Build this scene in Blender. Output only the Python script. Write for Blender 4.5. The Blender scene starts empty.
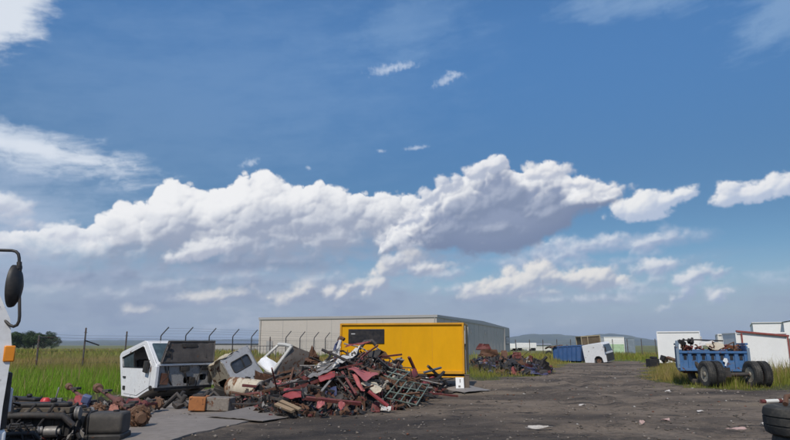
import bpy, bmesh, math, random
import numpy as np
from mathutils import Vector, Matrix, Euler

# ------------------------------------------------------------------ camera, sky, sun, exposure
sc = bpy.context.scene
col = sc.collection
FPX, CX, CY, HOR, EYE = 608.0, 395.0, 220.0, 345.0, 1.6
PITCH = math.atan((HOR - CY) / FPX)
R = math.radians

cam_d = bpy.data.cameras.new('camera')
cam_d.sensor_fit = 'HORIZONTAL'
cam_d.angle = 2 * math.atan(CX / FPX)
cam_d.clip_start, cam_d.clip_end = 0.1, 40000
cam = bpy.data.objects.new('camera', cam_d)
col.objects.link(cam)
cam.location = (0, 0, EYE)
cam.rotation_euler = (math.pi / 2 + PITCH, 0, 0)
sc.camera = cam

SUN_AZ, SUN_EL = R(-164), R(48)          # azimuth measured from +Y towards +X: behind the camera, to the left
sun_d = bpy.data.lights.new('sun', 'SUN')
sun_d.energy, sun_d.angle, sun_d.color = 3.5, R(0.53), (1.0, 0.925, 0.81)
sun = bpy.data.objects.new('sun', sun_d)
col.objects.link(sun)
to_sun = Vector((math.sin(SUN_AZ) * math.cos(SUN_EL), math.cos(SUN_AZ) * math.cos(SUN_EL), math.sin(SUN_EL)))
sun.rotation_euler = to_sun.to_track_quat('Z', 'Y').to_euler()
sun.location = (-20, -20, 40)

vs = sc.view_settings
vs.view_transform, vs.look, vs.exposure, vs.gamma = 'Standard', 'None', 0.0, 1.0
vs.use_curve_mapping = False
sc.cycles.use_denoising = True
sc.cycles.volume_bounces = 0
sc.cycles.max_bounces = 6
sc.cycles.transparent_max_bounces = 12


def ray(px, py):
    a, b = (px - CX) / FPX, (CY - py) / FPX
    c, s = math.cos(PITCH), math.sin(PITCH)
    return Vector((a, c - b * s, s + b * c))


def P(px, py, Y):
    """world point at distance Y (metres ahead) on the sight line of a pixel of the photograph"""
    d = ray(px, py)
    return Vector((0, 0, EYE)) + d * (Y / d.y)


def G(px, py, z=0.0):
    d = ray(px, py)
    return Vector((0, 0, EYE)) + d * ((z - EYE) / d.z)


def AE(px, py):
    d = ray(px, py).normalized()
    return math.degrees(math.atan2(d.x, d.y)), math.degrees(math.asin(d.z))


def srgb(r, g, b):
    f = lambda c: (c / 255 / 12.92) if c / 255 <= 0.04045 else ((c / 255 + 0.055) / 1.055) ** 2.4
    return (f(r), f(g), f(b))


class X:
    """a node socket with arithmetic"""
    nt = None

    def __init__(s, sock): s.s = sock

    @staticmethod
    def m(op, *a, clamp=False):
        n = X.nt.nodes.new('ShaderNodeMath'); n.operation = op; n.use_clamp = clamp
        for i, v in enumerate(a):
            if isinstance(v, X): X.nt.links.new(v.s, n.inputs[i])
            else: n.inputs[i].default_value = v
        return X(n.outputs[0])

    def __add__(s, o): return X.m('ADD', s, o)
    __radd__ = __add__
    def __sub__(s, o): return X.m('SUBTRACT', s, o)
    def __rsub__(s, o): return X.m('SUBTRACT', o, s)
    def __mul__(s, o): return X.m('MULTIPLY', s, o)
    __rmul__ = __mul__
    def __truediv__(s, o): return X.m('DIVIDE', s, o)
    def min(s, o): return X.m('MINIMUM', s, o)
    def max(s, o): return X.m('MAXIMUM', s, o)
    def smax(s, o, k): return X.m('SMOOTH_MAX', s, o, k)
    def clamp(s): return X.m('ADD', s, 0.0, clamp=True)

    def ss(s, a, b, t0=0.0, t1=1.0):
        n = X.nt.nodes.new('ShaderNodeMapRange'); n.interpolation_type = 'SMOOTHSTEP'
        X.nt.links.new(s.s, n.inputs[0])
        for i, v in zip((1, 2, 3, 4), (a, b, t0, t1)): n.inputs[i].default_value = v
        return X(n.outputs[0])




# ------------------------------------------------------------------ clouds: density, relief and lighting worked out on a grid of directions
DEG = 22                                       # grid cells per degree
U0, U1, V0, V1 = -42.0, 42.0, -2.0, 40.0       # azimuth and elevation the grid covers


def cloud_grid():
    nu, nv = int((U1 - U0) * DEG), int((V1 - V0) * DEG)
    u, v = np.meshgrid(np.linspace(U0, U1, nu, dtype=np.float32), np.linspace(V0, V1, nv, dtype=np.float32))

    def hash2(ix, iy, seed, k):
        h = np.sin(ix * 127.1 + iy * 311.7 + seed * 74.7 + k * 19.19) * 43758.5453
        return (h - np.floor(h)).astype(np.float32)

    def vnoise(x, y, seed):
        ix, iy = np.floor(x).astype(np.float64), np.floor(y).astype(np.float64)
        fx, fy = (x - ix).astype(np.float32), (y - iy).astype(np.float32)
        wx, wy = fx * fx * fx * (fx * (fx * 6 - 15) + 10), fy * fy * fy * (fy * (fy * 6 - 15) + 10)

        def g(dx, dy):
            a = hash2(ix + dx, iy + dy, seed, 0) * 6.2832
            return np.cos(a) * (fx - dx) + np.sin(a) * (fy - dy)
        n0 = g(0, 0) * (1 - wx) + g(1, 0) * wx
        n1 = g(0, 1) * (1 - wx) + g(1, 1) * wx
        return (n0 * (1 - wy) + n1 * wy) * 1.5          # about -1 .. 1

    def fbm(x, y, seed, octv=6, gain=0.55):
        s, a, f, t = 0.0, 1.0, 1.0, 0.0
        for k in range(octv):
            s = s + a * vnoise(x * f + k * 3.7, y * f - k * 5.1, seed + k); t += a; a *= gain; f *= 2.03
        return s / t

    def bumps(x, y, seed):
        """round puffs: height of the highest of the spheres in the cells around"""
        ix, iy = np.floor(x).astype(np.float64), np.floor(y).astype(np.float64)
        best = np.zeros_like(x)
        for dx in (-1, 0, 1):
            for dy in (-1, 0, 1):
                cx, cy = ix + dx + hash2(ix + dx, iy + dy, seed, 1), iy + dy + hash2(ix + dx, iy + dy, seed, 2)
                r = 0.55 + 0.45 * hash2(ix + dx, iy + dy, seed, 3)
                d2 = ((x - cx) ** 2 + (y - cy) ** 2) / (r * r)
                best = np.maximum(best, np.sqrt(np.clip(1 - d2, 0, 1)) * r)
        return best.astype(np.float32)

    def blur(a, s):
        n = max(1, int(s * DEG)); k = np.exp(-0.5 * (np.arange(-3 * n, 3 * n + 1) / n) ** 2); k /= k.sum()
        m = len(k) // 2
        for ax in (0, 1):
            pad = [(0, 0), (0, 0)]; pad[ax] = (m, m)
            b = np.pad(a, pad, mode='edge'); L = b.shape[ax]; N = 1 << (L + len(k)).bit_length()
            F = np.fft.rfft(b, N, axis=ax); K = np.fft.rfft(k, N)
            F = F * (K[:, None] if ax == 0 else K[None, :])
            c = np.fft.irfft(F, N, axis=ax)
            a = (c[2 * m:2 * m + a.shape[0], :] if ax == 0 else c[:, 2 * m:2 * m + a.shape[1]]).astype(np.float32)
        return a

    def ss(x, a, b):
        t = np.clip((x - a) / (b - a), 0, 1); return t * t * (3 - 2 * t)

    rgb = np.zeros((nv, nu, 3), np.float32); alpha = np.zeros((nv, nu), np.float32)

    def over(a, c):
        nonlocal rgb, alpha
        a = np.clip(a, 0, 1)
        if not isinstance(c, np.ndarray): c = np.array(srgb(*c), np.float32)[None, None, :]
        rgb = rgb * (1 - a[..., None]) + c * a[..., None]
        alpha = alpha * (1 - a) + a

    def lerp(t, a, b):
        a = np.array(srgb(*a), np.float32) if not isinstance(a, np.ndarray) else a
        b = np.array(srgb(*b), np.float32) if not isinstance(b, np.ndarray) else b
        return a + (b - a) * np.clip(t, 0, 1)[..., None]

    def line(pts):
        q = sorted(AE(*p) for p in pts)
        k = np.hanning(int(1.1 * DEG) | 1); k /= k.sum()
        w_ = np.interp(u[0], [a for a, _ in q], [b for _, b in q]); m_ = len(k) // 2
        return np.convolve(np.pad(w_, m_, mode='edge'), k, 'valid').astype(np.float32)[None, :]

    def ell(px, py, rx, ry, rot=0.0):
        """1 in the middle of an oval of the given half axes, 0 on its rim"""
        u0, v0 = AE(px, py); k = 0.0942; ca, sa = math.cos(rot), math.sin(rot)
        a, b = ((u - u0) * ca + (v - v0) * sa) / (rx * k), ((v - v0) * ca - (u - u0) * sa) / (ry * k)
        return 1 - np.sqrt(a * a + b * b)

    wx, wy = fbm(u * 0.35, v * 0.35, 5, 5), fbm(u * 0.35 + 40, v * 0.35, 9, 5)
    fx, fy = fbm(u * 1.6, v * 1.6, 15, 5), fbm(u * 1.6 + 40, v * 1.6, 19, 5)
    bu, bv = u + 0.40 * wx + 0.10 * fx, v + 0.40 * wy + 0.10 * fy
    B = (bumps(bu / 2.3, bv / 2.0, 3) * 1.0 + bumps(bu / 1.1 + 9, bv / 1.0, 7) * 0.62 + bumps(bu / 0.52, bv / 0.48 + 5, 11) * 0.30 + bumps(bu / 0.25, bv / 0.23 + 5, 12) * 0.13)
    crown = np.clip((blur(B, 0.10) - blur(B, 0.8)) * 1.3, -0.6, 0.6)       # rounded heads against the creases between them
    fine = fbm(u * 2.2, v * 2.2, 21, 6, 0.6)
    soft = fbm(u * 0.5, v * 0.7, 31, 6, 0.55)
    st = fbm(u * 0.10, v * 0.42, 41, 6, 0.55)             # long flat streaks
    ci = fbm((u + 0.5 * v) * 0.16 + 0.25 * wx, (v - 0.15 * u) * 0.5, 51, 7, 0.62)

    # lavender grey veil low over the horizon, thicker to the left
    vt = line([(-60, 170), (0, 182), (60, 205), (150, 215), (330, 215), (420, 235), (560, 236), (660, 240), (800, 250)])
    dens = line([(-60, 80), (300, 110), (430, 150), (560, 215), (700, 260), (800, 270)])   # used as a plain number below
    dens = np.clip((dens - 9.0) / 15.0, 0.0, 1.0)
    a = ss(vt - v + st * 6 + soft * 1.5, 0.0, 7.0)
    over(a * (0.50 + 0.44 * dens) * (1 + 0.35 * st), (157, 171, 196))
    over(ss(-v, -9.0, 0.0) * 0.85, (155, 168, 188))
    over(a * ss(st + 0.4 * soft, 0.02, 0.45) * (0.15 + 0.35 * dens), (131, 146, 174))
    over(a * ss(-st + 0.3 * soft, 0.1, 0.5) * (0.2 + 0.5 * dens), (190, 197, 211))

    # cirrus
    def wisp(blob, op, c, k=0.7, lo=0.0, hi=0.9): over(ss(blob + ci * k, lo, hi) * op, c)
    wisp(ell(180, 110, 400, 150, 0.25), 0.15, (176, 203, 232), 0.5, 0.0, 1.0)
    wisp(ell(-30, 200, 170, 80, 0), 0.5, (196, 209, 230), 0.5, 0.0, 1.0)
    wisp(ell(20, 146, 120, 24, -0.1), 0.8, (222, 230, 241), 0.9, 0.0, 0.9)
    wisp(ell(60, 154, 66, 7, -0.05), 0.55, (228, 234, 243), 1.0, 0.0, 0.7)
    wisp(ell(-8, 6, 60, 46, 0.6), 0.9, (228, 234, 242), 0.55, 0.0, 0.55)
    wisp(ell(420, 20, 120, 45, 0.4), 0.15, (165, 196, 228), 0.8, 0.0, 1.0)
    wisp(ell(640, -4, 110, 22, 0), 0.3, (178, 204, 230), 0.9, 0.0, 1.0)
    wisp(ell(785, 8, 60, 40, 0.3), 0.32, (178, 204, 230), 0.9, 0.0, 0.9)
    for e in ((384, 70, 24, 7, 0.15), (402, 66, 20, 5, 0.1), (446, 80, 18, 6, 0.4), (455, 74, 14, 4, -0.2), (416, 148, 17, 3, 0.1), (250, 163, 12, 5, 0.3), (381, 151, 7, 2.5, 0), (308, 168, 4, 2.5, 0)):
        over(ss(ell(*e) * 1.0 + fine * 0.7 + ci * 0.3, 0.0, 1.1) * 0.6, (205, 217, 235))

    Ld = np.array((-0.50, 0.66, 0.56)); Ld = Ld / np.linalg.norm(Ld)

    def relief(H, k):
        gy, gx = np.gradient(blur(H, 0.10) * DEG)
        nx, ny = -gx * k, -gy * k
        return (nx * Ld[0] + ny * Ld[1] + Ld[2]) / np.sqrt(nx * nx + ny * ny + 1)

    def cumulus(D, op, white, grey, edge=0.3, k=0.4, shade=0.0, ramp=None, amp=1.0):
        """D: signed depth in degrees inside the outline"""
        Dp = D + (B - 0.80) * 0.42 * amp + fine * 0.20 + soft * 0.22
        a = ss(Dp, 0.0, edge) * op
        core = np.sqrt(np.clip(Dp, 0, 6.0) + 0.02)
        H = core * 1.3 + B * 0.6
        lit = relief(H, k)
        lit2 = blur(relief(blur(core * 2.0 + B * 0.6, 0.35), 0.9), 0.1)
        t = 0.55 * lit + 0.45 * lit2 - shade + 0.10 * soft
        if ramp is not None: t = t + ramp
        over(a, lerp(ss(t, 0.12, 0.92), grey, white))
        return Dp, a

    def puffs(lst, op, white, grey, edge=0.3, shade=0.0, amp=1.0, k=0.42, ramp=None):
        D = np.full_like(u, -9.0); rg = random.Random(int(lst[0][0] * 7 + lst[0][1]))
        for (px, py, rx, ry, rot) in lst:
            D = np.maximum(D, ell(px, py, rx, ry * 0.62, rot) * ry * 0.62 * 0.0942)
            for k_ in range(max(3, int(rx / ry * 2.2))):
                t_ = rg.uniform(-0.85, 0.85); q_ = rg.uniform(0.35, 0.8) * ry * (1 - 0.45 * t_ * t_)
                o_ = rg.uniform(-0.3, 0.55) * ry
                D = np.maximum(D, ell(px + t_ * rx * math.cos(rot) - o_ * math.sin(rot), py - t_ * rx * math.sin(rot) - o_ * math.cos(rot), q_ * 1.25, q_) * q_ * 0.0942)
        return cumulus(D, op, white, grey, edge, k, shade, ramp, amp)

    # far, soft cloud banks
    puffs([(575, 250, 70, 17, 0.1), (640, 243, 60, 16, 0.05), (540, 262, 60, 13, 0), (600, 262, 60, 9, 0)], 0.75, (206, 213, 227), (156, 172, 201), 1.3, 0.0, 1.2)
    puffs([(225, 262, 70, 20, 0), (270, 262, 80, 20, 0), (140, 277, 90, 14, 0), (235, 285, 80, 12, 0.0), (330, 292, 60, 14, 0.1), (60, 280, 80, 12, 0)], 0.8, (176, 185, 206), (128, 142, 171), 1.6, 0.15)
    puffs([(374, 284, 24, 16, 0.4), (388, 270, 22, 15, 0.5), (424, 270, 26, 10, 0.1), (345, 295, 18, 13, 0.3), (404, 262, 20, 14, 0.3), (362, 292, 14, 10, 0)], 0.9, (238, 235, 232), (158, 169, 192), 0.7)
    puffs([(508, 284, 36, 18, 0.12), (535, 279, 32, 17, 0.1), (486, 294, 24, 11, 0.1), (590, 277, 28, 17, 0.2), (608, 280, 22, 14, 0), (520, 294, 50, 8, 0), (478, 298, 16, 6, 0)], 0.92, (241, 237, 232), (162, 173, 195), 0.6)
    puffs([(395, 262, 12, 10, 0.4), (412, 272, 14, 8, 0.2), (432, 268, 9, 5, 0)], 0.85, (230, 231, 235), (158, 169, 192), 0.7)
    puffs([(555, 243, 18, 8, 0.2), (585, 246, 22, 9, 0.1), (610, 240, 16, 7, 0.2), (640, 246, 20, 7, 0.1), (660, 240, 14, 6, 0.1), (560, 256, 22, 6, 0)], 0.7, (226, 230, 237), (160, 175, 203), 0.8)
    puffs([(60, 290, 30, 8, 0.1), (110, 296, 26, 9, 0.1), (165, 285, 30, 9, 0.2), (250, 276, 34, 9, 0.1), (320, 280, 26, 9, 0.2), (180, 300, 30, 7, 0)], 0.55, (214, 219, 228), (160, 171, 194), 1.0)
    puffs([(450, 275, 22, 8, 0.1), (455, 290, 26, 8, 0.1), (640, 285, 22, 8, 0.2), (565, 300, 40, 6, 0), (620, 300, 30, 6, 0)], 0.6, (222, 226, 233), (164, 176, 200), 0.8)
    puffs([(212, 297, 26, 12, 0.1), (238, 295, 22, 11, 0.1), (290, 297, 28, 13, 0.2), (306, 293, 16, 10, 0), (135, 314, 22, 10, 0.2), (268, 298, 18, 9, 0)], 0.85, (234, 231, 228), (156, 167, 190), 0.9)
    puffs([(652, 268, 22, 11, 0.15), (693, 277, 17, 12, 0.35), (718, 293, 18, 11, 0.4), (682, 300, 18, 8, 0.4), (706, 272, 9, 6, 0), (718, 275, 9, 7, 0.2)], 0.9, (232, 233, 236), (160, 175, 202), 0.6)
    puffs([(784, 280, 26, 5, 0), (742, 278, 40, 4, 0.1), (660, 292, 40, 5, 0)], 0.6, (206, 215, 229), (176, 191, 215), 0.9)
    puffs([(634, 209, 18, 15, 0.1), (652, 205, 22, 16, 0.3), (670, 200, 20, 9, 0.35), (684, 196, 10, 5, 0.3), (640, 215, 22, 9, 0)], 0.97, (243, 243, 243), (184, 196, 218), 0.4)
    puffs([(735, 197, 18, 13, 0.1), (750, 195, 16, 9, 0.2), (769, 188, 22, 15, 0.2), (725, 201, 9, 6, 0)], 0.97, (240, 240, 242), (184, 196, 218), 0.4)

    # the long white cumulus to the left
    top = line([(-60, 232), (0, 234), (30, 226), (70, 225), (85, 222), (96, 216), (108, 214), (118, 204), (128, 206), (138, 202), (150, 198), (158, 186), (166, 182), (178, 177), (190, 179), (198, 186), (212, 190),
                (228, 186), (240, 177), (250, 174), (258, 168), (270, 173), (278, 180), (292, 187), (302, 184), (310, 186), (320, 177), (328, 182), (334, 189), (350, 192), (372, 193), (400, 193), (425, 199), (445, 220), (470, 262), (520, 300)])
    bot = line([(-60, 254), (60, 262), (120, 268), (200, 270), (300, 270), (400, 256), (440, 262), (500, 290)])
    dt = top - v
    D = np.minimum(dt - 0.10, (v - bot) * 1.2 + 1.2)
    Dp = D + (B - 0.95) * 0.85 + fine * 0.16
    u1 = np.interp(u[0], [AE(p, 200)[0] for p in (0, 100, 200, 270, 320, 370, 440)], [2.0, 2.4, 2.2, 1.5, 0.6, 0.2, 0.2]).astype(np.float32)[None, :]      # the sunlit part is deeper to the left
    body = ss(dt + soft * 2.0 + wy * 1.0 + crown * 1.5 - u1, -0.6, 3.4)
    core = np.sqrt(np.clip(D, 0, 6) + 0.02)
    lit = 0.5 * relief(core * 0.9 + B * 1.0, 0.5) + 0.5 * blur(relief(blur(core * 2 + B * 0.9, 0.35), 0.8), 0.1)
    t = ss(lit + 0.34 * (1 - body) - 0.55 * body + (0.18 + 0.40 * body) * soft + 0.16 * body * fine + crown * (0.40 - 0.08 * body), -0.12, 1.22)
    grey = lerp(ss(v - bot, 0.0, 4.5), (146, 157, 179), (160, 169, 190))
    over(ss(Dp, 0, 0.38) * ss(v - bot + soft * 1.8, -1.0, 3.2) * ss(-u, -AE(455, 250)[0], -AE(425, 250)[0]) * 0.98, lerp(t, grey, (247, 247, 248)))
    puffs([(120, 232, 26, 14, 0), (160, 226, 28, 16, 0.1), (250, 222, 34, 18, 0), (300, 222, 36, 16, 0), (350, 218, 30, 14, 0), (330, 240, 46, 12, 0), (240, 246, 40, 11, 0)], 0.55, (214, 218, 227), (156, 166, 188), 0.8, 0.02, 1.3)
    puffs([(198, 251, 24, 15, 0.35), (214, 246, 18, 14, 0.2), (182, 257, 16, 10, 0.2)], 0.9, (236, 237, 240), (182, 188, 205), 0.6)
    puffs([(45, 226, 50, 8, 0.0), (15, 211, 16, 9, 0.5), (24, 210, 9, 7, 0), (-5, 203, 24, 16, 0), (75, 232, 40, 10, 0)], 0.85, (234, 237, 242), (190, 197, 214), 0.7)

    # the dark bellied cumulus to the right of it
    top = line([(330, 310), (372, 262), (380, 247), (386, 236), (396, 224), (408, 216), (414, 213), (424, 206), (430, 194), (438, 187), (448, 182), (458, 178), (466, 170), (478, 165), (488, 158), (498, 155), (506, 158), (513, 168), (520, 173),
                (528, 169), (540, 166), (550, 163), (560, 167), (566, 175), (574, 179), (582, 175), (590, 180), (600, 184), (612, 184), (619, 187), (624, 196), (634, 230), (660, 310)])
    bot = line([(330, 264), (380, 252), (400, 246), (420, 246), (450, 249), (475, 255), (500, 254), (530, 246), (550, 238), (565, 228), (580, 216), (600, 207), (614, 200), (622, 194), (660, 180)])
    dt = top - v
    D = np.minimum(dt - 0.12, (v - bot) * 1.2 + 0.7)
    Dp = D + (B - 0.95) * 0.75 + fine * 0.15
    us = np.interp(u[0], [AE(p, 200)[0] for p in (330, 400, 440, 480, 505, 530, 560, 590, 620, 700)], [1.3, 1.2, 1.4, 0.9, 0.3, 1.0, 1.8, 2.2, 2.4, 2.4]).astype(np.float32)[None, :]       # how deep under the top the belly starts
    body = ss(dt + soft * 1.2 + wx * 0.5 - us * 0.7 + crown * 1.5, -0.4, 2.3)
    core = np.sqrt(np.clip(D, 0, 5) + 0.02)
    lit = 0.55 * relief(core * 1.0 + B * 0.95, 0.5) + 0.45 * blur(relief(blur(core * 2 + B * 0.8, 0.3), 0.9), 0.08)
    t = ss(lit + 0.26 * (1 - body) - 0.74 * body + (0.16 + 0.40 * body) * soft + 0.12 * body * fine + crown * (0.36 - 0.06 * body), -0.10, 1.15)
    grey = lerp(ss(v - bot, 0.0, 3.4), (120, 134, 164), (142, 154, 181))
    over(ss(Dp, 0, 0.34) * ss(v - bot + soft * 0.8 + (B - 1.0) * 0.4, -0.35, 0.55) * 0.98, lerp(t, grey, (247, 247, 248)))
    puffs([(470, 212, 26, 16, 0.2), (505, 200, 24, 18, 0.2), (538, 208, 26, 17, 0), (448, 230, 24, 11, 0), (492, 232, 32, 13, 0), (430, 238, 20, 8, 0), (560, 205, 18, 13, 0)], 0.75, (172, 181, 201), (126, 140, 168), 0.7, 0.10, 1.3)
    puffs([(430, 198, 14, 11, 0.4), (452, 186, 15, 11, 0.3), (476, 173, 15, 12, 0.3), (497, 165, 13, 10, 0), (410, 219, 14, 10, 0.4)], 0.9, (240, 240, 243), (176, 185, 205), 0.5, 0.12, 1.2)
    puffs([(536, 174, 15, 9, 0), (554, 172, 15, 11, 0), (580, 184, 13, 9, 0), (604, 190, 18, 7, 0), (592, 196, 14, 7, 0.2)], 0.9, (243, 242, 242), (184, 191, 208), 0.5, 0.0, 1.2)
    puffs([(395, 243, 14, 7, 0.3), (384, 240, 8, 9, 0.8), (410, 246, 14, 5, 0.2)], 0.8, (226, 228, 234), (182, 189, 206), 0.7)
    return np.dstack([rgb, alpha]).astype(np.float32)


def build_sky():
    w = bpy.data.worlds.new('World'); sc.world = w; w.use_nodes = True
    nt = w.node_tree; nt.nodes.clear(); X.nt = nt
    out = nt.nodes.new('ShaderNodeOutputWorld'); bg = nt.nodes.new('ShaderNodeBackground')
    nt.links.new(bg.outputs[0], out.inputs[0])
    ST = 0.1
    bg.inputs['Strength'].default_value = ST
    sky = nt.nodes.new('ShaderNodeTexSky'); sky.sky_type = 'NISHITA'; sky.sun_disc = False
    sky.sun_elevation, sky.sun_rotation = SUN_EL, SUN_AZ
    sky.altitude, sky.air_density, sky.dust_density, sky.ozone_density = 900, 1.0, 0.35, 2.0
    g = cloud_grid()
    im = bpy.data.images.new('clouds', g.shape[1], g.shape[0], alpha=True, float_buffer=True)
    im.colorspace_settings.name = 'Non-Color'; im.alpha_mode = 'CHANNEL_PACKED'
    im.pixels.foreach_set(g.ravel()); im.update(); im.pack()
    tc = nt.nodes.new('ShaderNodeTexCoord'); sp = nt.nodes.new('ShaderNodeSeparateXYZ')
    nt.links.new(tc.outputs['Generated'], sp.inputs[0])
    x, y, z = (X(o) for o in sp.outputs)
    az = X.m('ARCTAN2', x, y) * (180 / math.pi); el = X.m('ARCSINE', z) * (180 / math.pi)
    dim = el.ss(10.0, 32.0, 0.50, 1.0)                # a clear high air: the blue stays deep well down the sky
    dv = nt.nodes.new('ShaderNodeCombineXYZ')
    for k, q in enumerate((0.96, 1.08, 1.10)): nt.links.new((dim * q).s, dv.inputs[k])
    cv = nt.nodes.new('ShaderNodeCombineXYZ')
    nt.links.new(((az - U0) / (U1 - U0)).s, cv.inputs[0]); nt.links.new(((el - V0) / (V1 - V0)).s, cv.inputs[1])
    ti = nt.nodes.new('ShaderNodeTexImage'); ti.image = im; ti.extension = 'MIRROR'; ti.interpolation = 'Cubic'
    nt.links.new(cv.outputs[0], ti.inputs[0])
    up = nt.nodes.new('ShaderNodeVectorMath'); up.operation = 'SCALE'; up.inputs['Scale'].default_value = 1 / ST
    nt.links.new(ti.outputs['Color'], up.inputs[0])
    keep = nt.nodes.new('ShaderNodeVectorMath'); keep.operation = 'SCALE'
    hs = nt.nodes.new('ShaderNodeHueSaturation'); hs.inputs['Saturation'].default_value = 1.2; hs.inputs['Value'].default_value = 1.36
    nt.links.new(sky.outputs[0], hs.inputs['Color'])
    wb = nt.nodes.new('ShaderNodeVectorMath'); wb.operation = 'MULTIPLY'; nt.links.new(hs.outputs[0], wb.inputs[0])
    nt.links.new(dv.outputs[0], wb.inputs[1])
    nt.links.new(wb.outputs[0], keep.inputs[0]); nt.links.new((1.0 - X(ti.outputs['Alpha'])).s, keep.inputs['Scale'])
    ad = nt.nodes.new('ShaderNodeVectorMath'); ad.operation = 'ADD'
    nt.links.new(up.outputs[0], ad.inputs[0]); nt.links.new(keep.outputs[0], ad.inputs[1])
    nt.links.new(ad.outputs[0], bg.inputs['Color'])
    w.cycles.sampling_method = 'MANUAL'
    w.cycles.sample_map_resolution = 1024


build_sky()


# ------------------------------------------------------------------ materials

MATS = {}


def _new(name):
    m = bpy.data.materials.new(name); m.use_nodes = True
    nt = m.node_tree; nt.nodes.clear(); X.nt = nt
    out = nt.nodes.new('ShaderNodeOutputMaterial'); b = nt.nodes.new('ShaderNodeBsdfPrincipled')
    nt.links.new(b.outputs[0], out.inputs[0])
    return m, nt, b


def noise(vec, scale, detail=4, rough=0.6, dist=0.0):
    n = X.nt.nodes.new('ShaderNodeTexNoise')
    if vec is not None: X.nt.links.new(vec.s, n.inputs['Vector'])
    for k, v in (('Scale', scale), ('Detail', detail), ('Roughness', rough), ('Distortion', dist)): n.inputs[k].default_value = v
    return X(n.outputs['Fac'])


def mixc(f, a, b):
    n = X.nt.nodes.new('ShaderNodeMix'); n.data_type = 'RGBA'; n.clamp_factor = True
    if isinstance(f, X): X.nt.links.new(f.s, n.inputs[0])
    else: n.inputs[0].default_value = f
    for i, v in ((6, a), (7, b)):
        if isinstance(v, X): X.nt.links.new(v.s, n.inputs[i])
        else: n.inputs[i].default_value = (*v[:3], 1)
    return X(n.outputs[2])


def coords(kind='Object', scale=(1, 1, 1)):
    tc = X.nt.nodes.new('ShaderNodeTexCoord'); mp = X.nt.nodes.new('ShaderNodeMapping')
    mp.inputs['Scale'].default_value = scale
    X.nt.links.new(tc.outputs[kind], mp.inputs['Vector'])
    oi = X.nt.nodes.new('ShaderNodeObjectInfo'); ad = X.nt.nodes.new('ShaderNodeVectorMath'); ad.operation = 'ADD'
    mu = X.nt.nodes.new('ShaderNodeMath'); mu.operation = 'MULTIPLY'; mu.inputs[1].default_value = 37.0
    X.nt.links.new(oi.outputs['Random'], mu.inputs[0])
    X.nt.links.new(mp.outputs[0], ad.inputs[0]); X.nt.links.new(mu.outputs[0], ad.inputs[1])
    return X(ad.outputs[0])


def bump(b, h, strength=0.3, dist=0.02):
    n = X.nt.nodes.new('ShaderNodeBump'); n.inputs['Strength'].default_value = strength; n.inputs['Distance'].default_value = dist
    X.nt.links.new(h.s, n.inputs['Height']); X.nt.links.new(n.outputs[0], b.inputs['Normal'])


def paint(name, c, rough=0.5, metal=0.0, dirt=0.35, dirtc=(0.16, 0.125, 0.09), rust=0.0, rustc=(0.13, 0.05, 0.02), sc_=1.0, var=0.18, bmp=0.15, stretch=(1, 1, 1), spec=0.5):
    """worn paint or bare metal: faded patches, dust, blotches of rust"""
    if name in MATS: return MATS[name]
    m, nt, b = _new(name)
    v = coords('Object', stretch)
    n1 = noise(v, 1.7 * sc_, 5, 0.6); n2 = noise(v, 9 * sc_, 5, 0.65); n3 = noise(v, 3.3 * sc_, 7, 0.68, 0.4)
    cc = mixc(n1.ss(0.3, 0.7), tuple(x * (1 - var) for x in c), tuple(min(1, x * (1 + var * 0.6)) for x in c))
    cc = mixc(((n2 * 0.5 + n1 * 0.5).ss(0.42, 0.72) * dirt), cc, dirtc)
    r = X.m('ADD', n2 * 0.35, rough - 0.17, clamp=True)
    if rust > 0:
        rc = mixc(n2.ss(0.35, 0.65), tuple(x * 0.55 for x in rustc), rustc)
        rm = n3.ss(0.68 - 0.36 * rust, 0.74 - 0.36 * rust)
        cc = mixc(rm, cc, rc)
        r = r.max(rm * 0.85)
    nt.links.new(cc.s, b.inputs['Base Color']); nt.links.new(r.s, b.inputs['Roughness'])
    b.inputs['Metallic'].default_value = metal; b.inputs['Specular IOR Level'].default_value = spec
    if bmp: bump(b, n2 * 0.4 + n3 * 0.6, bmp, 0.02)
    MATS[name] = m
    return m


def glass(name, c=(0.02, 0.03, 0.035), rough=0.06):
    if name in MATS: return MATS[name]
    m, nt, b = _new(name)
    v = coords(); n = noise(v, 5, 5)
    nt.links.new(mixc(n.ss(0.35, 0.75) * 0.5, c, tuple(x * 2.2 + 0.01 for x in c)).s, b.inputs['Base Color'])
    nt.links.new((n * 0.25 + rough).s, b.inputs['Roughness'])
    MATS[name] = m
    return m


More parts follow.
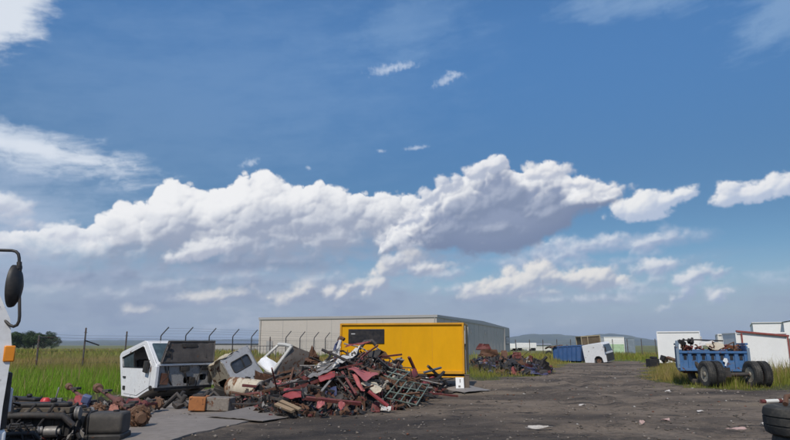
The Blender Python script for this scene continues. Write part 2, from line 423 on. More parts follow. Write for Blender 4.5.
# ------------------------------------------------------------------ mesh building
class MB:
    def __init__(s): s.v, s.f, s.mi = [], [], []

    def add(s, verts, faces, mi=0, M=None):
        o = len(s.v)
        s.v += [tuple(M @ Vector(p)) if M is not None else tuple(p) for p in verts]
        s.f += [tuple(i + o for i in q) for q in faces]
        s.mi += [mi] * len(faces)
        return s

    def box(s, c, size, mi=0, rot=(0, 0, 0), M=None):
        x, y, z = (k / 2 for k in size)
        T = Matrix.Translation(c) @ Euler(rot).to_matrix().to_4x4()
        if M is not None: T = M @ T
        vs_ = [(-x, -y, -z), (x, -y, -z), (x, y, -z), (-x, y, -z), (-x, -y, z), (x, -y, z), (x, y, z), (-x, y, z)]
        return s.add(vs_, [(0, 3, 2, 1), (4, 5, 6, 7), (0, 1, 5, 4), (1, 2, 6, 5), (2, 3, 7, 6), (3, 0, 4, 7)], mi, T)

    def beam(s, a, b, w, h, mi=0, roll=0.0, taper=1.0):
        a, b = Vector(a), Vector(b); d = b - a
        T = Matrix.Translation(a) @ d.to_track_quat('Z', 'Y').to_matrix().to_4x4() @ Matrix.Rotation(roll, 4, 'Z')
        L, x, y = d.length, w / 2, h / 2; u, t = x * taper, y * taper
        vs_ = [(-x, -y, 0), (x, -y, 0), (x, y, 0), (-x, y, 0), (-u, -t, L), (u, -t, L), (u, t, L), (-u, t, L)]
        return s.add(vs_, [(0, 3, 2, 1), (4, 5, 6, 7), (0, 1, 5, 4), (1, 2, 6, 5), (2, 3, 7, 6), (3, 0, 4, 7)], mi, T)

    def channel(s, a, b, w, h, t, mi=0, roll=0.0):
        """a C-section steel rail"""
        a, b = Vector(a), Vector(b); d = b - a
        T = Matrix.Translation(a) @ d.to_track_quat('Z', 'Y').to_matrix().to_4x4() @ Matrix.Rotation(roll, 4, 'Z')
        q = [(0, -h / 2), (w, -h / 2), (w, -h / 2 + t), (t, -h / 2 + t), (t, h / 2 - t), (w, h / 2 - t), (w, h / 2), (0, h / 2)]
        L = d.length; n = len(q)
        vs_ = [(x, y, 0) for x, y in q] + [(x, y, L) for x, y in q]
        fs = [(i, (i + 1) % n, n + (i + 1) % n, n + i) for i in range(n)]
        for o, r in ((0, 1), (n, 0)):
            for qd in ((0, 1, 2, 3), (0, 3, 4, 7), (7, 4, 5, 6)):
                fs.append(tuple(o + i for i in (qd[::-1] if r else qd)))
        return s.add(vs_, fs, mi, T)

    def tube(s, pts, r, n=8, mi=0, closed=False, caps=True):
        P_ = [Vector(p) for p in pts]; k = len(P_)
        rr = r if isinstance(r, (list, tuple)) else [r] * k
        vs_, fs = [], []; up = None
        for i, p in enumerate(P_):
            a = P_[(i - 1) % k] if (closed or i > 0) else p
            b = P_[(i + 1) % k] if (closed or i < k - 1) else p
            d = (b - a).normalized()
            if up is None:
                up = Vector((0, 0, 1)) if abs(d.z) < 0.9 else Vector((1, 0, 0))
            sx = d.cross(up).normalized(); up = sx.cross(d).normalized()
            for j in range(n):
                t = 2 * math.pi * j / n
                vs_.append(p + (sx * math.cos(t) + up * math.sin(t)) * rr[i])
        for i in range(k if closed else k - 1):
            for j in range(n):
                a0, b0 = i * n, ((i + 1) % k) * n
                fs.append((a0 + j, a0 + (j + 1) % n, b0 + (j + 1) % n, b0 + j))
        if caps and not closed:
            fs.append(tuple(range(n - 1, -1, -1))); fs.append(tuple(range((k - 1) * n, k * n)))
        return s.add(vs_, fs, mi)

    def cyl(s, a, b, r, n=20, mi=0, r2=None):
        return s.tube([a, b], [r, r if r2 is None else r2], n, mi)

    def lathe(s, prof, M, n=32, mi=0, closed=False):
        """profile of (radius, height along local z) turned round local z"""
        k = len(prof); vs_, fs = [], []
        for (r, z) in prof:
            for j in range(n):
                t = 2 * math.pi * j / n
                vs_.append((r * math.cos(t), r * math.sin(t), z))
        for i in range(k if closed else k - 1):
            a0, b0 = i * n, ((i + 1) % k) * n
            for j in range(n): fs.append((a0 + j, a0 + (j + 1) % n, b0 + (j + 1) % n, b0 + j))
        if not closed:
            if prof[0][0] > 1e-4: fs.append(tuple(range(n - 1, -1, -1)))
            if prof[-1][0] > 1e-4: fs.append(tuple(range((k - 1) * n, k * n)))
        return s.add(vs_, fs, mi, M)

    def prism(s, poly, M, t, mi=0):
        """a flat outline in local xy given thickness t along local z"""
        n = len(poly)
        vs_ = [(x, y, 0) for x, y in poly] + [(x, y, t) for x, y in poly]
        fs = [tuple(range(n - 1, -1, -1)), tuple(range(n, 2 * n))] + [(i, (i + 1) % n, n + (i + 1) % n, n + i) for i in range(n)]
        return s.add(vs_, fs, mi, M)

    def plate(s, outer, holes, M, t, mi=0):
        """a flat sheet with holes, thickness t along local z"""
        bm = bmesh.new(); loops = []
        for lp in [outer] + list(holes):
            vs_ = [bm.verts.new((x, y, 0)) for x, y in lp]
            loops.append([bm.edges.new((vs_[i], vs_[(i + 1) % len(vs_)])) for i in range(len(vs_))])
        bmesh.ops.triangle_fill(bm, use_beauty=True, use_dissolve=False, edges=[e for l in loops for e in l], normal=(0, 0, 1))
        g = bmesh.ops.extrude_face_region(bm, geom=list(bm.faces))
        bmesh.ops.translate(bm, vec=(0, 0, t), verts=[q for q in g['geom'] if isinstance(q, bmesh.types.BMVert)])
        bmesh.ops.recalc_face_normals(bm, faces=list(bm.faces))
        bm.verts.index_update()
        s.add([tuple(q.co) for q in bm.verts], [tuple(q.index for q in f.verts) for f in bm.faces], mi, M)
        bm.free()
        return s

    def quadsheet(s, a, b, c, d, t=0.012, n=(8, 6), amp=0.05, seed=0, mi=0, fold=0.0, ragged=0.0):
        """crumpled sheet metal between four corners, with dents and ragged edges"""
        a, b, c, d = (Vector(q) for q in (a, b, c, d)); rg = random.Random(seed)
        nx, ny = n; N = ((b - a).cross(d - a)).normalized()
        ph = [(rg.uniform(0, 6.3), rg.uniform(2, 7), rg.uniform(2, 7), rg.uniform(-1, 1)) for _ in range(5)]
        vs_ = []
        for j in range(ny + 1):
            for i in range(nx + 1):
                u, v = i / nx, j / ny
                eu = ragged * rg.uniform(-1, 1) if i in (0, nx) else 0; ev = ragged * rg.uniform(-1, 1) if j in (0, ny) else 0
                u_, v_ = u + eu, v + ev
                p = (a * (1 - u_) + b * u_) * (1 - v_) + (d * (1 - u_) + c * u_) * v_
                h = sum(w * math.sin(f * u + g * v + q) for q, f, g, w in ph) * amp * 0.6 + rg.uniform(-1, 1) * amp * 0.35 + fold * abs(u - 0.5)
                vs_.append(p + N * h)
        k = len(vs_); vs_ += [p - N * t for p in vs_]
        W = nx + 1; fs = []
        for j in range(ny):
            for i in range(nx):
                q = (j * W + i, j * W + i + 1, (j + 1) * W + i + 1, (j + 1) * W + i)
                fs.append(q); fs.append(tuple(x + k for x in q[::-1]))
        rim = [(i, i + 1) for i in range(nx)] + [(ny * W + i + 1, ny * W + i) for i in range(nx)] + [((j + 1) * W, j * W) for j in range(ny)] + [(j * W + nx, (j + 1) * W + nx) for j in range(ny)]
        fs += [(p, p + k, q + k, q) for p, q in rim]
        return s.add(vs_, fs, mi)

    def obj(s, name, mats, parent=None, at=None, bevel=0.0, smooth=38):
        me = bpy.data.meshes.new(name)
        o = Vector(at) if at is not None else Vector((0, 0, 0))
        me.from_pydata([(p[0] - o.x, p[1] - o.y, p[2] - o.z) for p in s.v], [], s.f)
        for m in (mats if isinstance(mats, (list, tuple)) else [mats]): me.materials.append(m)
        me.polygons.foreach_set('material_index', s.mi)
        if smooth:
            me.polygons.foreach_set('use_smooth', [True] * len(s.f)); me.set_sharp_from_angle(angle=R(smooth))
        me.update()
        ob = bpy.data.objects.new(name, me); col.objects.link(ob)
        if parent is not None: ob.parent = parent
        else: ob.location = o
        if bevel:
            b = ob.modifiers.new('edge', 'BEVEL'); b.width = bevel; b.segments = 2; b.limit_method = 'ANGLE'; b.angle_limit = R(40)
        return ob

    def thing(s, name, mats, label, cat, group=None, bevel=0.0, smooth=38):
        """one mesh that is a whole thing: origin under its middle"""
        A = np.array(s.v); lo, hi = A.min(0), A.max(0)
        o = s.obj(name, mats, None, ((lo[0] + hi[0]) / 2, (lo[1] + hi[1]) / 2, lo[2]), bevel, smooth)
        return tag(o, label, cat, group)


def tag(o, label=None, cat=None, group=None, kind=None):
    for k, v in (('label', label), ('category', cat), ('group', group), ('kind', kind)):
        if v: o[k] = v
    return o


def thing(name, label, cat, loc=(0, 0, 0), rot=(0, 0, 0), group=None):
    o = bpy.data.objects.new(name, None); col.objects.link(o)
    o.location = loc; o.rotation_euler = rot; o.empty_display_size = 0.3
    return tag(o, label, cat, group)


def copy_tree(o, parent=None):
    c = o.copy(); col.objects.link(c)
    if parent is not None: c.parent = parent
    for ch in list(o.children): copy_tree(ch, c)
    return c


def RM(x=0, y=0, z=0): return Euler((x, y, z)).to_matrix().to_4x4()
def TM(*p): return Matrix.Translation(p if len(p) == 3 else p[0])


def XZ(y=0.0):
    """outlines drawn as (x, z), thickness towards +y, starting at y"""
    return Matrix(((1, 0, 0, 0), (0, 0, 1, y), (0, 1, 0, 0), (0, 0, 0, 1)))


def YZ(x=0.0):
    """outlines drawn as (y, z), thickness towards +x, starting at x"""
    return Matrix(((0, 0, 1, x), (1, 0, 0, 0), (0, 1, 0, 0), (0, 0, 0, 1)))


def rrect(x0, z0, x1, z1, r, n=4):
    out = []
    for cx, cz, a in ((x1 - r, z1 - r, 0), (x0 + r, z1 - r, 90), (x0 + r, z0 + r, 180), (x1 - r, z0 + r, 270)):
        for k in range(n + 1):
            t = R(a + 90 * k / n); out.append((cx + r * math.cos(t), cz + r * math.sin(t)))
    return out


def np_mesh(name, V, F4=None, F3=None, tint=None):
    """a mesh from arrays, with an optional colour per corner point"""
    me = bpy.data.meshes.new(name)
    me.vertices.add(len(V)); me.vertices.foreach_set('co', np.asarray(V, np.float32).ravel())
    n4 = 0 if F4 is None else len(F4); n3 = 0 if F3 is None else len(F3)
    loops = np.concatenate([a.ravel() for a in (F4, F3) if a is not None]).astype(np.int32)
    me.loops.add(len(loops)); me.loops.foreach_set('vertex_index', loops)
    me.polygons.add(n4 + n3)
    st_ = np.concatenate([np.arange(n4) * 4, n4 * 4 + np.arange(n3) * 3]).astype(np.int32)
    me.polygons.foreach_set('loop_start', st_)
    me.update(calc_edges=True)
    if tint is not None:
        a = me.color_attributes.new('tint', 'FLOAT_COLOR', 'POINT')
        a.data.foreach_set('color', np.hstack([tint, np.ones((len(tint), 1))]).astype(np.float32).ravel())
    return me


def leaf_mat(name, mul=1.0, trans=0.25, rough=0.6):
    """leaves and blades: their own colour from the mesh, a little light coming through"""
    m, nt, b = _new(name)
    at = nt.nodes.new('ShaderNodeAttribute'); at.attribute_name = 'tint'
    nt.links.new(at.outputs['Color'], b.inputs['Base Color'])
    b.inputs['Roughness'].default_value = rough; b.inputs['Specular IOR Level'].default_value = 0.25
    out = nt.nodes['Material Output']; tr = nt.nodes.new('ShaderNodeBsdfTranslucent'); mx = nt.nodes.new('ShaderNodeMixShader')
    nt.links.new(at.outputs['Color'], tr.inputs['Color']); mx.inputs[0].default_value = trans
    nt.links.new(b.outputs[0], mx.inputs[1]); nt.links.new(tr.outputs[0], mx.inputs[2]); nt.links.new(mx.outputs[0], out.inputs[0])
    return m


# ------------------------------------------------------------------ ground
def vn(x, y, seed):
    ix, iy = np.floor(x), np.floor(y); fx, fy = x - ix, y - iy
    wx, wy = fx * fx * (3 - 2 * fx), fy * fy * (3 - 2 * fy)

    def h(a, b):
        q = np.sin(a * 127.1 + b * 311.7 + seed * 74.7) * 43758.5453
        return q - np.floor(q)
    return (h(ix, iy) * (1 - wx) + h(ix + 1, iy) * wx) * (1 - wy) + (h(ix, iy + 1) * (1 - wx) + h(ix + 1, iy + 1) * wx) * wy


def fb(x, y, seed, o=4):
    s, a, t = 0, 1.0, 0
    for k in range(o):
        s = s + a * vn(x * 2 ** k, y * 2 ** k, seed + k); t += a; a *= 0.5
    return s / t


YARD = [G(*q).xy for q in ((-80, 424), (0, 414), (60, 407), (112, 401), (150, 391), (235, 385), (300, 381), (380, 377), (440, 376), (466, 379), (492, 381), (508, 379), (530, 376), (548, 372), (558, 366), (572, 363), (590, 361.2),
                              (640, 361), (652, 364), (646, 372), (648, 380), (664, 385), (700, 388), (745, 390), (800, 389), (900, 390))] + [Vector((40, 3)), Vector((40, -15)), Vector((-40, -15)), Vector((-40, 9))]


def yard_depth(x, y):
    """distance inside the edge of the bare yard (negative: out in the grass)"""
    x, y = np.asarray(x, float), np.asarray(y, float)
    best = np.full(x.shape, 1e9); ins = np.zeros(x.shape, bool)
    n = len(YARD)
    for i in range(n):
        a, b = YARD[i], YARD[(i + 1) % n]; dx, dy = b.x - a.x, b.y - a.y
        t = np.clip(((x - a.x) * dx + (y - a.y) * dy) / (dx * dx + dy * dy), 0, 1)
        best = np.minimum(best, np.hypot(x - a.x - t * dx, y - a.y - t * dy))
        c = (a.y > y) != (b.y > y)
        ins ^= c & (x < dx * (y - a.y) / (dy if abs(dy) > 1e-9 else 1e-9) + a.x)
    return np.where(ins, best, -best)


def yard_edge(x, y):
    return yard_depth(x, y) + (fb(x * 0.55, y * 0.55, 5) - 0.5) * 2.6 + (fb(x * 2.3, y * 2.3, 8) - 0.5) * 1.0


def ground_z(x, y):
    d = np.clip(yard_depth(x, y), -8, 8)
    near = np.clip((70 - np.hypot(x, y)) / 30, 0, 1)
    trk = 0
    for x0, sl, amp in ((1.4, 0.16, 0.6), (3.3, 0.16, 0.6), (-0.6, 0.30, 1.2), (1.2, 0.30, 1.2)):
        dd = np.abs(x - (x0 + sl * y + amp * np.sin(y * 0.11))); trk = trk + np.exp(-(dd / 0.22) ** 2) * -0.035 + np.exp(-((dd - 0.42) / 0.16) ** 2) * 0.022
    return near * np.clip(d + 0.5, 0, 1) * trk * np.clip((fb(x * 0.2, y * 0.2, 55) - 0.35) * 4, 0, 1) + near * ((fb(x * 0.9, y * 0.9, 31) - 0.5) * 0.09 + (fb(x * 3.1, y * 3.1, 37, 3) - 0.5) * 0.055) + np.clip(-d, 0, 6) * 0.012


def ground_mat():
    m, nt, b = _new('dirt_yard')
    v = coords('Object'); at = nt.nodes.new('ShaderNodeAttribute'); at.attribute_name = 'tint'
    sp = nt.nodes.new('ShaderNodeSeparateColor'); nt.links.new(at.outputs['Color'], sp.inputs[0])
    edge, far, pat = X(sp.outputs[0]), X(sp.outputs[1]), X(sp.outputs[2])
    big = noise(coords('Object', (0.16, 0.24, 1)), 1.0, 6, 0.62, 1.2)
    mid = noise(coords('Object', (0.75, 1.0, 1)), 1.0, 7, 0.7, 0.8)
    fine = noise(v, 9, 6, 0.72); grit = noise(v, 55, 3, 0.7)
    c = mixc(big.ss(0.42, 0.58), (0.098, 0.077, 0.060), (0.215, 0.166, 0.122))
    c = mixc(mid.ss(0.52, 0.66) * 0.95, c, (0.030, 0.026, 0.024))
    c = mixc(noise(coords('Object', (0.33, 0.45, 1)), 1.0, 7, 0.68, 0.6).ss(0.52, 0.68) * 0.6, c, (0.27, 0.215, 0.165))
    c = mixc((mid + fine * 0.4).ss(0.46, 0.64, 1, 0) * 0.55, c, (0.31, 0.25, 0.195))
    c = mixc(fine.ss(0.46, 0.66) * 0.6, c, (0.052, 0.045, 0.041))
    c = mixc(noise(v, 22, 5, 0.75).ss(0.54, 0.70) * 0.6, c, (0.25, 0.21, 0.175))
    dust = noise(coords('Object', (0.11, 0.2, 1)), 1.0, 7, 0.7, 1.5)
    c = mixc((dust * 0.75 + fine * 0.25).ss(0.52, 0.62) * 0.6, c, (0.27, 0.21, 0.155))
    oil = noise(coords('Object', (0.42, 0.55, 1)), 1.0, 6, 0.6, 2.0)
    c = mixc(oil.ss(0.60, 0.68) * 0.6, c, (0.028, 0.024, 0.022))
    c = mixc((pat + (fine - 0.5) * 0.35).ss(0.12, 0.46, 1, 0) * 0.5, c, (0.036, 0.031, 0.029))
    c = mixc((pat + (fine - 0.5) * 0.35).ss(0.56, 0.92) * 0.6, c, (0.30, 0.235, 0.165))
    c = mixc(grit.ss(0.58, 0.75) * 0.55, c, (0.26, 0.235, 0.21))
    c = mixc(grit.ss(0.30, 0.42, 1, 0) * 0.5, c, (0.04, 0.037, 0.035))
    soil = mixc(fine.ss(0.35, 0.65), (0.035, 0.055, 0.012), (0.115, 0.105, 0.045))
    field = mixc(noise(coords('Object', (0.03, 0.12, 1)), 1.0, 6, 0.65).ss(0.38, 0.62), (0.075, 0.115, 0.028), (0.21, 0.185, 0.085))
    soil = mixc(far, soil, field)
    c = mixc((edge + (fine - 0.5) * 0.5).ss(0.40, 0.60), soil, c)
    nt.links.new(c.s, b.inputs['Base Color'])
    b.inputs['Roughness'].default_value = 0.92; b.inputs['Specular IOR Level'].default_value = 0.22
    bump(b, fine * 0.8 + grit * 0.35 + mid * 0.6, 1.0, 0.07)
    return m


def axis(lo, mid0, mid1, hi, fine_, grow):
    a = list(np.arange(mid0, mid1, fine_)); s_ = fine_; p = a[-1]
    while p < hi: s_ *= grow; p += s_; a.append(p)
    s_ = fine_; p = mid0; pre = []
    while p > lo: s_ *= grow; p -= s_; pre.append(p)
    return np.array(pre[::-1] + a)


def build_ground():
    xs = axis(-6000, -22, 22, 6000, 0.2, 1.09); ys = axis(-300, 4, 46, 9500, 0.2, 1.09)
    x, y = np.meshgrid(xs, ys)
    V = np.stack([x, y, ground_z(x, y)], -1).reshape(-1, 3)
    nx, ny = len(xs), len(ys)
    i = (np.arange(ny - 1)[:, None] * nx + np.arange(nx - 1)[None, :]).ravel()
    F = np.stack([i, i + 1, i + nx + 1, i + nx], -1)
    e = np.clip(yard_edge(x, y) / 1.6 + 0.5, 0, 1).reshape(-1)
    far = np.clip((np.hypot(x, y) - 38) / 30, 0, 1).reshape(-1)
    w_ = (fb(x * 0.5, y * 0.7, 70, 5) - 0.5) * 1.5

    def spot(px, py, rx, ry):
        c = G(px, py); return np.clip(1.15 - np.sqrt(((x - c.x) / rx) ** 2 + ((y - c.y) / ry) ** 2) + w_, 0, 1)
    # black cinders trodden in before the heap, a strip of oily soil and a bank of pale dust by the trailer
    patch = (-0.5 * np.maximum.reduce([spot(400, 430, 4.6, 2.6), spot(250, 436, 1.6, 1.6), spot(690, 393, 4.5, 1.3) * 0.8, spot(560, 416, 2.6, 1.0) * 0.7, spot(700, 420, 2.5, 0.9) * 0.8])
             + 0.5 * np.maximum.reduce([spot(748, 404, 2.4, 1.5), spot(480, 393, 2.6, 1.6) * 0.7, spot(520, 384, 3.5, 2.0) * 0.6, spot(620, 430, 1.8, 0.9) * 0.5])).reshape(-1)
    me = np_mesh('ground', V, F, None, np.stack([e, far, np.clip(0.5 + patch, 0, 1)], -1))
    me.polygons.foreach_set('use_smooth', [True] * len(F))
    me.materials.append(ground_mat())
    o = bpy.data.objects.new('ground', me); col.objects.link(o); tag(o, kind='structure')


build_ground()


def build_hills():
    m, nt, b = _new('hill_woods')
    n = noise(coords('Object'), 0.006, 6, 0.7)
    nt.links.new(mixc(n.ss(0.4, 0.6), (0.028, 0.042, 0.022), (0.075, 0.085, 0.04)).s, b.inputs['Base Color']); b.inputs['Roughness'].default_value = 0.95
    # two ranges, the nearer one higher to the right of the yard
    for k, (Y, base) in enumerate(((5200, 62), (7600, 74))):
        az = np.linspace(-48, 48, 260); rows = []
        for s_, hgt in ((-1.0, 0.0), (-0.5, 0.55), (0.0, 1.0), (0.6, 0.5), (1.2, 0.0)):
            t = np.radians(az); Rr = Y + s_ * 900
            h = base * (0.5 + 0.75 * fb(az * 0.22 + k * 30, az * 0 + k * 7.3, 60 + k, 5))
            if k == 0: h = h * (0.62 + 1.1 * np.exp(-((az - 13.5) / 3.2) ** 2) + 0.75 * np.exp(-((az - 19.5) / 2.4) ** 2))
            h = h * (0.93 + 0.14 * fb(az * 3 + s_ * 9, az * 0 + s_ * 5.3, 90, 3))
            rows.append(np.stack([Rr * np.sin(t), Rr * np.cos(t), h * hgt - 2], -1))
        V = np.concatenate(rows); n_ = len(az)
        i = (np.arange(4)[:, None] * n_ + np.arange(n_ - 1)[None, :]).ravel()
        me = np_mesh('hills', V, np.stack([i, i + 1, i + n_ + 1, i + n_], -1)); me.materials.append(m)
        me.polygons.foreach_set('use_smooth', [True] * len(me.polygons))
        o = bpy.data.objects.new('hills', me); col.objects.link(o); tag(o, kind='structure')


build_hills()


# ------------------------------------------------------------------ vegetation
def blades(name, x, y, h, w, tint, seed=0, lean=0.45):
    r = np.random.RandomState(seed); n = len(x)
    z = ground_z(x, y)
    a = r.uniform(0, 2 * np.pi, n); l = r.uniform(0.1, 1, n) * lean * h; b = r.uniform(0, 2 * np.pi, n)
    dx, dy = np.cos(a) * w / 2, np.sin(a) * w / 2; lx, ly = np.cos(b) * l, np.sin(b) * l
    P0 = np.stack([x, y, z - 0.02], -1); D = np.stack([dx, dy, 0 * x], -1)
    M_ = P0 + np.stack([lx * 0.35, ly * 0.35, h * 0.6], -1); T = P0 + np.stack([lx, ly, h], -1)
    V = np.stack([P0 - D, P0 + D, M_ + D * 0.75, M_ - D * 0.75, T], 1).reshape(-1, 3)
    i = np.arange(n) * 5
    me = np_mesh(name, V, np.stack([i, i + 1, i + 2, i + 3], -1), np.stack([i + 3, i + 2, i + 4], -1), np.repeat(tint, 5, 0))
    return me


LEAFM = leaf_mat('grass_blade')
TAN, GREEN, LUSH = np.array([0.34, 0.235, 0.085]), np.array([0.185, 0.225, 0.025]), np.array([0.16, 0.33, 0.012])


def field_tan(x, y):
    """how dry the grass is at a place: the field has dry and lush bands"""
    s = fb(x * 0.06, y * 0.16, 77, 5); left = x < -2
    near = np.clip((33 - y) / 6, 0, 1)
    t = np.clip((s - 0.38) * 4.0, 0, 1)
    t = np.where(left, np.where(y < 33, t * 0.18 + 0.02, np.clip(t * 0.8 + 0.5 * np.exp(-((y - 47) / 11) ** 2), 0, 1)), np.clip(t * 0.55 + 0.12, 0, 1))
    return t


def scatter(x0, x1, y0, y1, per_m2, seed):
    r = np.random.RandomState(seed); n = int((x1 - x0) * (y1 - y0) * per_m2)
    return r.uniform(x0, x1, n), r.uniform(y0, y1, n), r


GX, GY, GH, GW, GT = [], [], [], [], []


def add_grass(x0, x1, y0, y1, per_m2, hmin, hmax, w, seed, cond=None, edge=-0.15):
    x, y, r = scatter(x0, x1, y0, y1, per_m2, seed)
    k = (yard_edge(x, y) + r.uniform(-0.5, 0.5, len(x)) < edge) & (np.abs(x) < y * 0.75 + 3)
    if cond is not None: k &= cond(x, y)
    clump = fb(x * 0.8, y * 0.8, 12, 4)
    k &= r.uniform(0, 1, len(x)) < np.clip((clump - 0.22) * 3.2, 0.12, 1)
    x, y, clump = x[k], y[k], clump[k]; n = len(x)
    h = (hmin + (hmax - hmin) * r.uniform(0, 1, n) ** 1.6) * (0.55 + 0.9 * clump)
    d = np.clip(-yard_edge(x, y) / 1.5, 0.3, 1); h *= d
    dry = np.clip(field_tan(x, y) + r.normal(0, 0.2, n) + 0.16 * np.clip(fb(x * 0.5, y * 0.9, 47, 4) * 4 - 2.1, 0, 1), 0, 1)[:, None]
    lush = np.clip((x < -2) * (36 - y) / 10, 0, 1)[:, None]
    g = GREEN * (1 - lush) + LUSH * lush
    t = (g * (1 - dry) + TAN * dry) * r.uniform(0.65, 1.3, (n, 1)) * np.array([1, 1, 1])
    GX.append(x); GY.append(y); GH.append(h); GW.append(w * r.uniform(0.6, 1.4, n)); GT.append(t)


add_grass(-28, -4, 15, 36, 330, 0.14, 0.60, 0.012, 1)
add_grass(-60, 4, 36, 75, 60, 0.22, 0.62, 0.03, 2)
add_grass(-120, 10, 75, 170, 3.2, 0.35, 0.9, 0.12, 3)
add_grass(8, 26, 20, 48, 240, 0.10, 0.50, 0.013, 4, lambda x, y: x > 9)
add_grass(14, 60, 48, 100, 13, 0.25, 0.7, 0.06, 5)
add_grass(0, 16, 24, 62, 110, 0.10, 0.5, 0.015, 6, lambda x, y: x < 0.27 * y + 3)
add_grass(16, 26, 21, 40, 26, 0.5, 0.95, 0.02, 7, lambda x, y: x > 13.5)
GSTALK = len(GT)
add_grass(-28, -4, 16, 40, 9, 0.55, 1.0, 0.012, 11)
add_grass(8, 26, 20, 48, 9, 0.4, 0.85, 0.012, 12)
for k in range(GSTALK, len(GT)): GT[k] = np.array([0.30, 0.22, 0.10]) * np.random.RandomState(k).uniform(0.7, 1.3, (len(GX[k]), 1))
add_grass(-14, 20, 15, 62, 16, 0.06, 0.2, 0.018, 8, lambda x, y: (yard_edge(x, y) < 2.2) & (fb(x * 1.4, y * 1.4, 91, 3) > 0.62), 2.2)
me = blades('grass', np.concatenate(GX), np.concatenate(GY), np.concatenate(GH), np.concatenate(GW), np.concatenate(GT), 5)
me.materials.append(LEAFM)
tag(bpy.data.objects.new('grass', me), kind='stuff'); col.objects.link(bpy.data.objects['grass'])

BARK = paint('bark', (0.055, 0.043, 0.032), 0.9, 0, 0.3, bmp=0.5, sc_=2, stretch=(1, 1, 0.3))
CROWN = leaf_mat('tree_leaf', trans=0.2)


def tree(x, y, H, W, seed, label):
    r = np.random.RandomState(seed); rg = random.Random(seed)
    t = thing('field_tree', label, 'tree', (x, y, float(ground_z(np.array(x), np.array(y))) - 0.05), (0, 0, rg.uniform(0, 6)), 'trees beyond the grass field')
    b = MB(); top = H * 0.72
    b.tube([(0, 0, 0), (0.1, 0, H * 0.2), (0.05, 0.15, H * 0.45), (0.2, 0.1, top)], [0.045 * H, 0.034 * H, 0.025 * H, 0.008 * H], 9)
    cl = []
    for k in range(20):
        a = rg.uniform(0, 6.28); z0 = H * rg.uniform(0.08, 0.4); q = rg.uniform(0.3, 1.0) * W / 2
        e = Vector((math.cos(a) * q, math.sin(a) * q, z0 + H * rg.uniform(0.08, 0.42)))
        b.tube([(0.05, 0.05, z0), (e.x * 0.45, e.y * 0.45, z0 * 0.5 + e.z * 0.5), e], [0.016 * H, 0.010 * H, 0.004 * H], 6)
        cl.append((e, rg.uniform(0.16, 0.30) * W))
    cl += [(Vector((rg.uniform(-.25, .25) * W, rg.uniform(-.25, .25) * W, H * rg.uniform(0.55, 0.92))), rg.uniform(0.17, 0.26) * W) for _ in range(8)]
    b.obj('trunk', BARK, t)
    C_, N_, S_ = [], [], []
    for e, q in cl:
        n = 330
        d = r.normal(size=(n, 3)); d /= np.linalg.norm(d, axis=1)[:, None]
        p = np.array(e) + d * (q * r.uniform(0.55, 1.08, (n, 1))) * np.array([1, 1, 0.75])
        C_.append(p); N_.append(d); S_.append(np.full(n, rg.uniform(0.75, 1.25)))
    p, d, s_ = np.concatenate(C_), np.concatenate(N_), np.concatenate(S_); n = len(p)
    u = np.cross(d + r.normal(0, 0.6, d.shape), [0.3, 0.2, 1]); u /= np.linalg.norm(u, axis=1)[:, None] + 1e-6
    w = np.cross(d + r.normal(0, 0.5, d.shape), u); w /= np.linalg.norm(w, axis=1)[:, None] + 1e-6
    q = (H * r.uniform(0.016, 0.034, (n, 1)))
    V = np.stack([p - u * q, p + w * q * 0.6, p + u * q, p - w * q * 0.6], 1).reshape(-1, 3)
    i = np.arange(n) * 4
    tint = np.array([0.045, 0.075, 0.024]) * (s_ * r.uniform(0.7, 1.3, n))[:, None]
    me = np_mesh('crown', V, np.stack([i, i + 1, i + 2, i + 3], -1), None, np.repeat(tint, 4, 0)); me.materials.append(CROWN)
    o = bpy.data.objects.new('crown', me); col.objects.link(o); o.parent = t


for px, Y, H, W, sd, lb in ((14, 215, 6.6, 5.5, 3, 'slim green tree nearest the white truck cab, beyond the grass field'), (25, 225, 6.4, 6.2, 5, 'green tree behind the mirror arm end, second of the far row beyond the field'),
                            (34, 210, 6.3, 6.0, 7, 'round dark green tree in the middle of the far row beyond the field'), (43, 218, 6.2, 5.8, 9, 'broad dark tree over the brown fence post, fourth in the far row'),
                            (52, 212, 5.6, 5.2, 11, 'lowest tree at the open end of the far row beyond the field')):
    p = P(px, 345, Y); tree(p.x, p.y, H, W, sd, lb)

# ------------------------------------------------------------------ chain link fence
STEEL = paint('fence_steel', (0.085, 0.083, 0.085), 0.6, 0.2, 0.3, rust=0.45, sc_=2)
POSTP = paint('fence_post_paint', (0.035, 0.04, 0.05), 0.6, 0.0, 0.3, rust=0.3)
WIRE = paint('fence_wire', (0.19, 0.19, 0.19), 0.5, 0.6, 0.2, rust=0.3)


def wire_net(length, h, pitch=0.14, r=0.0024):
    b = MB(); n = int((length + h) / pitch)
    for k in range(n):
        for s in (1, -1):
            x0 = k * pitch - (h if s > 0 else 0); a, c = (x0, 0.0), (x0 + s * h, h)
            if s < 0: x0 = k * pitch; a, c = (x0, 0.0), (x0 - h, h)
            t0, t1 = 0.0, 1.0; dx = c[0] - a[0]
            lo, hi = sorted(((0 - a[0]) / dx, (length - a[0]) / dx)); t0, t1 = max(t0, lo), min(t1, hi)
            if t1 - t0 < 0.02: continue
            q = lambda t: (a[0] + dx * t, s * 0.003, h * t)
            b.tube([q(t0), q(t1)], r, 3, caps=False)
    return b


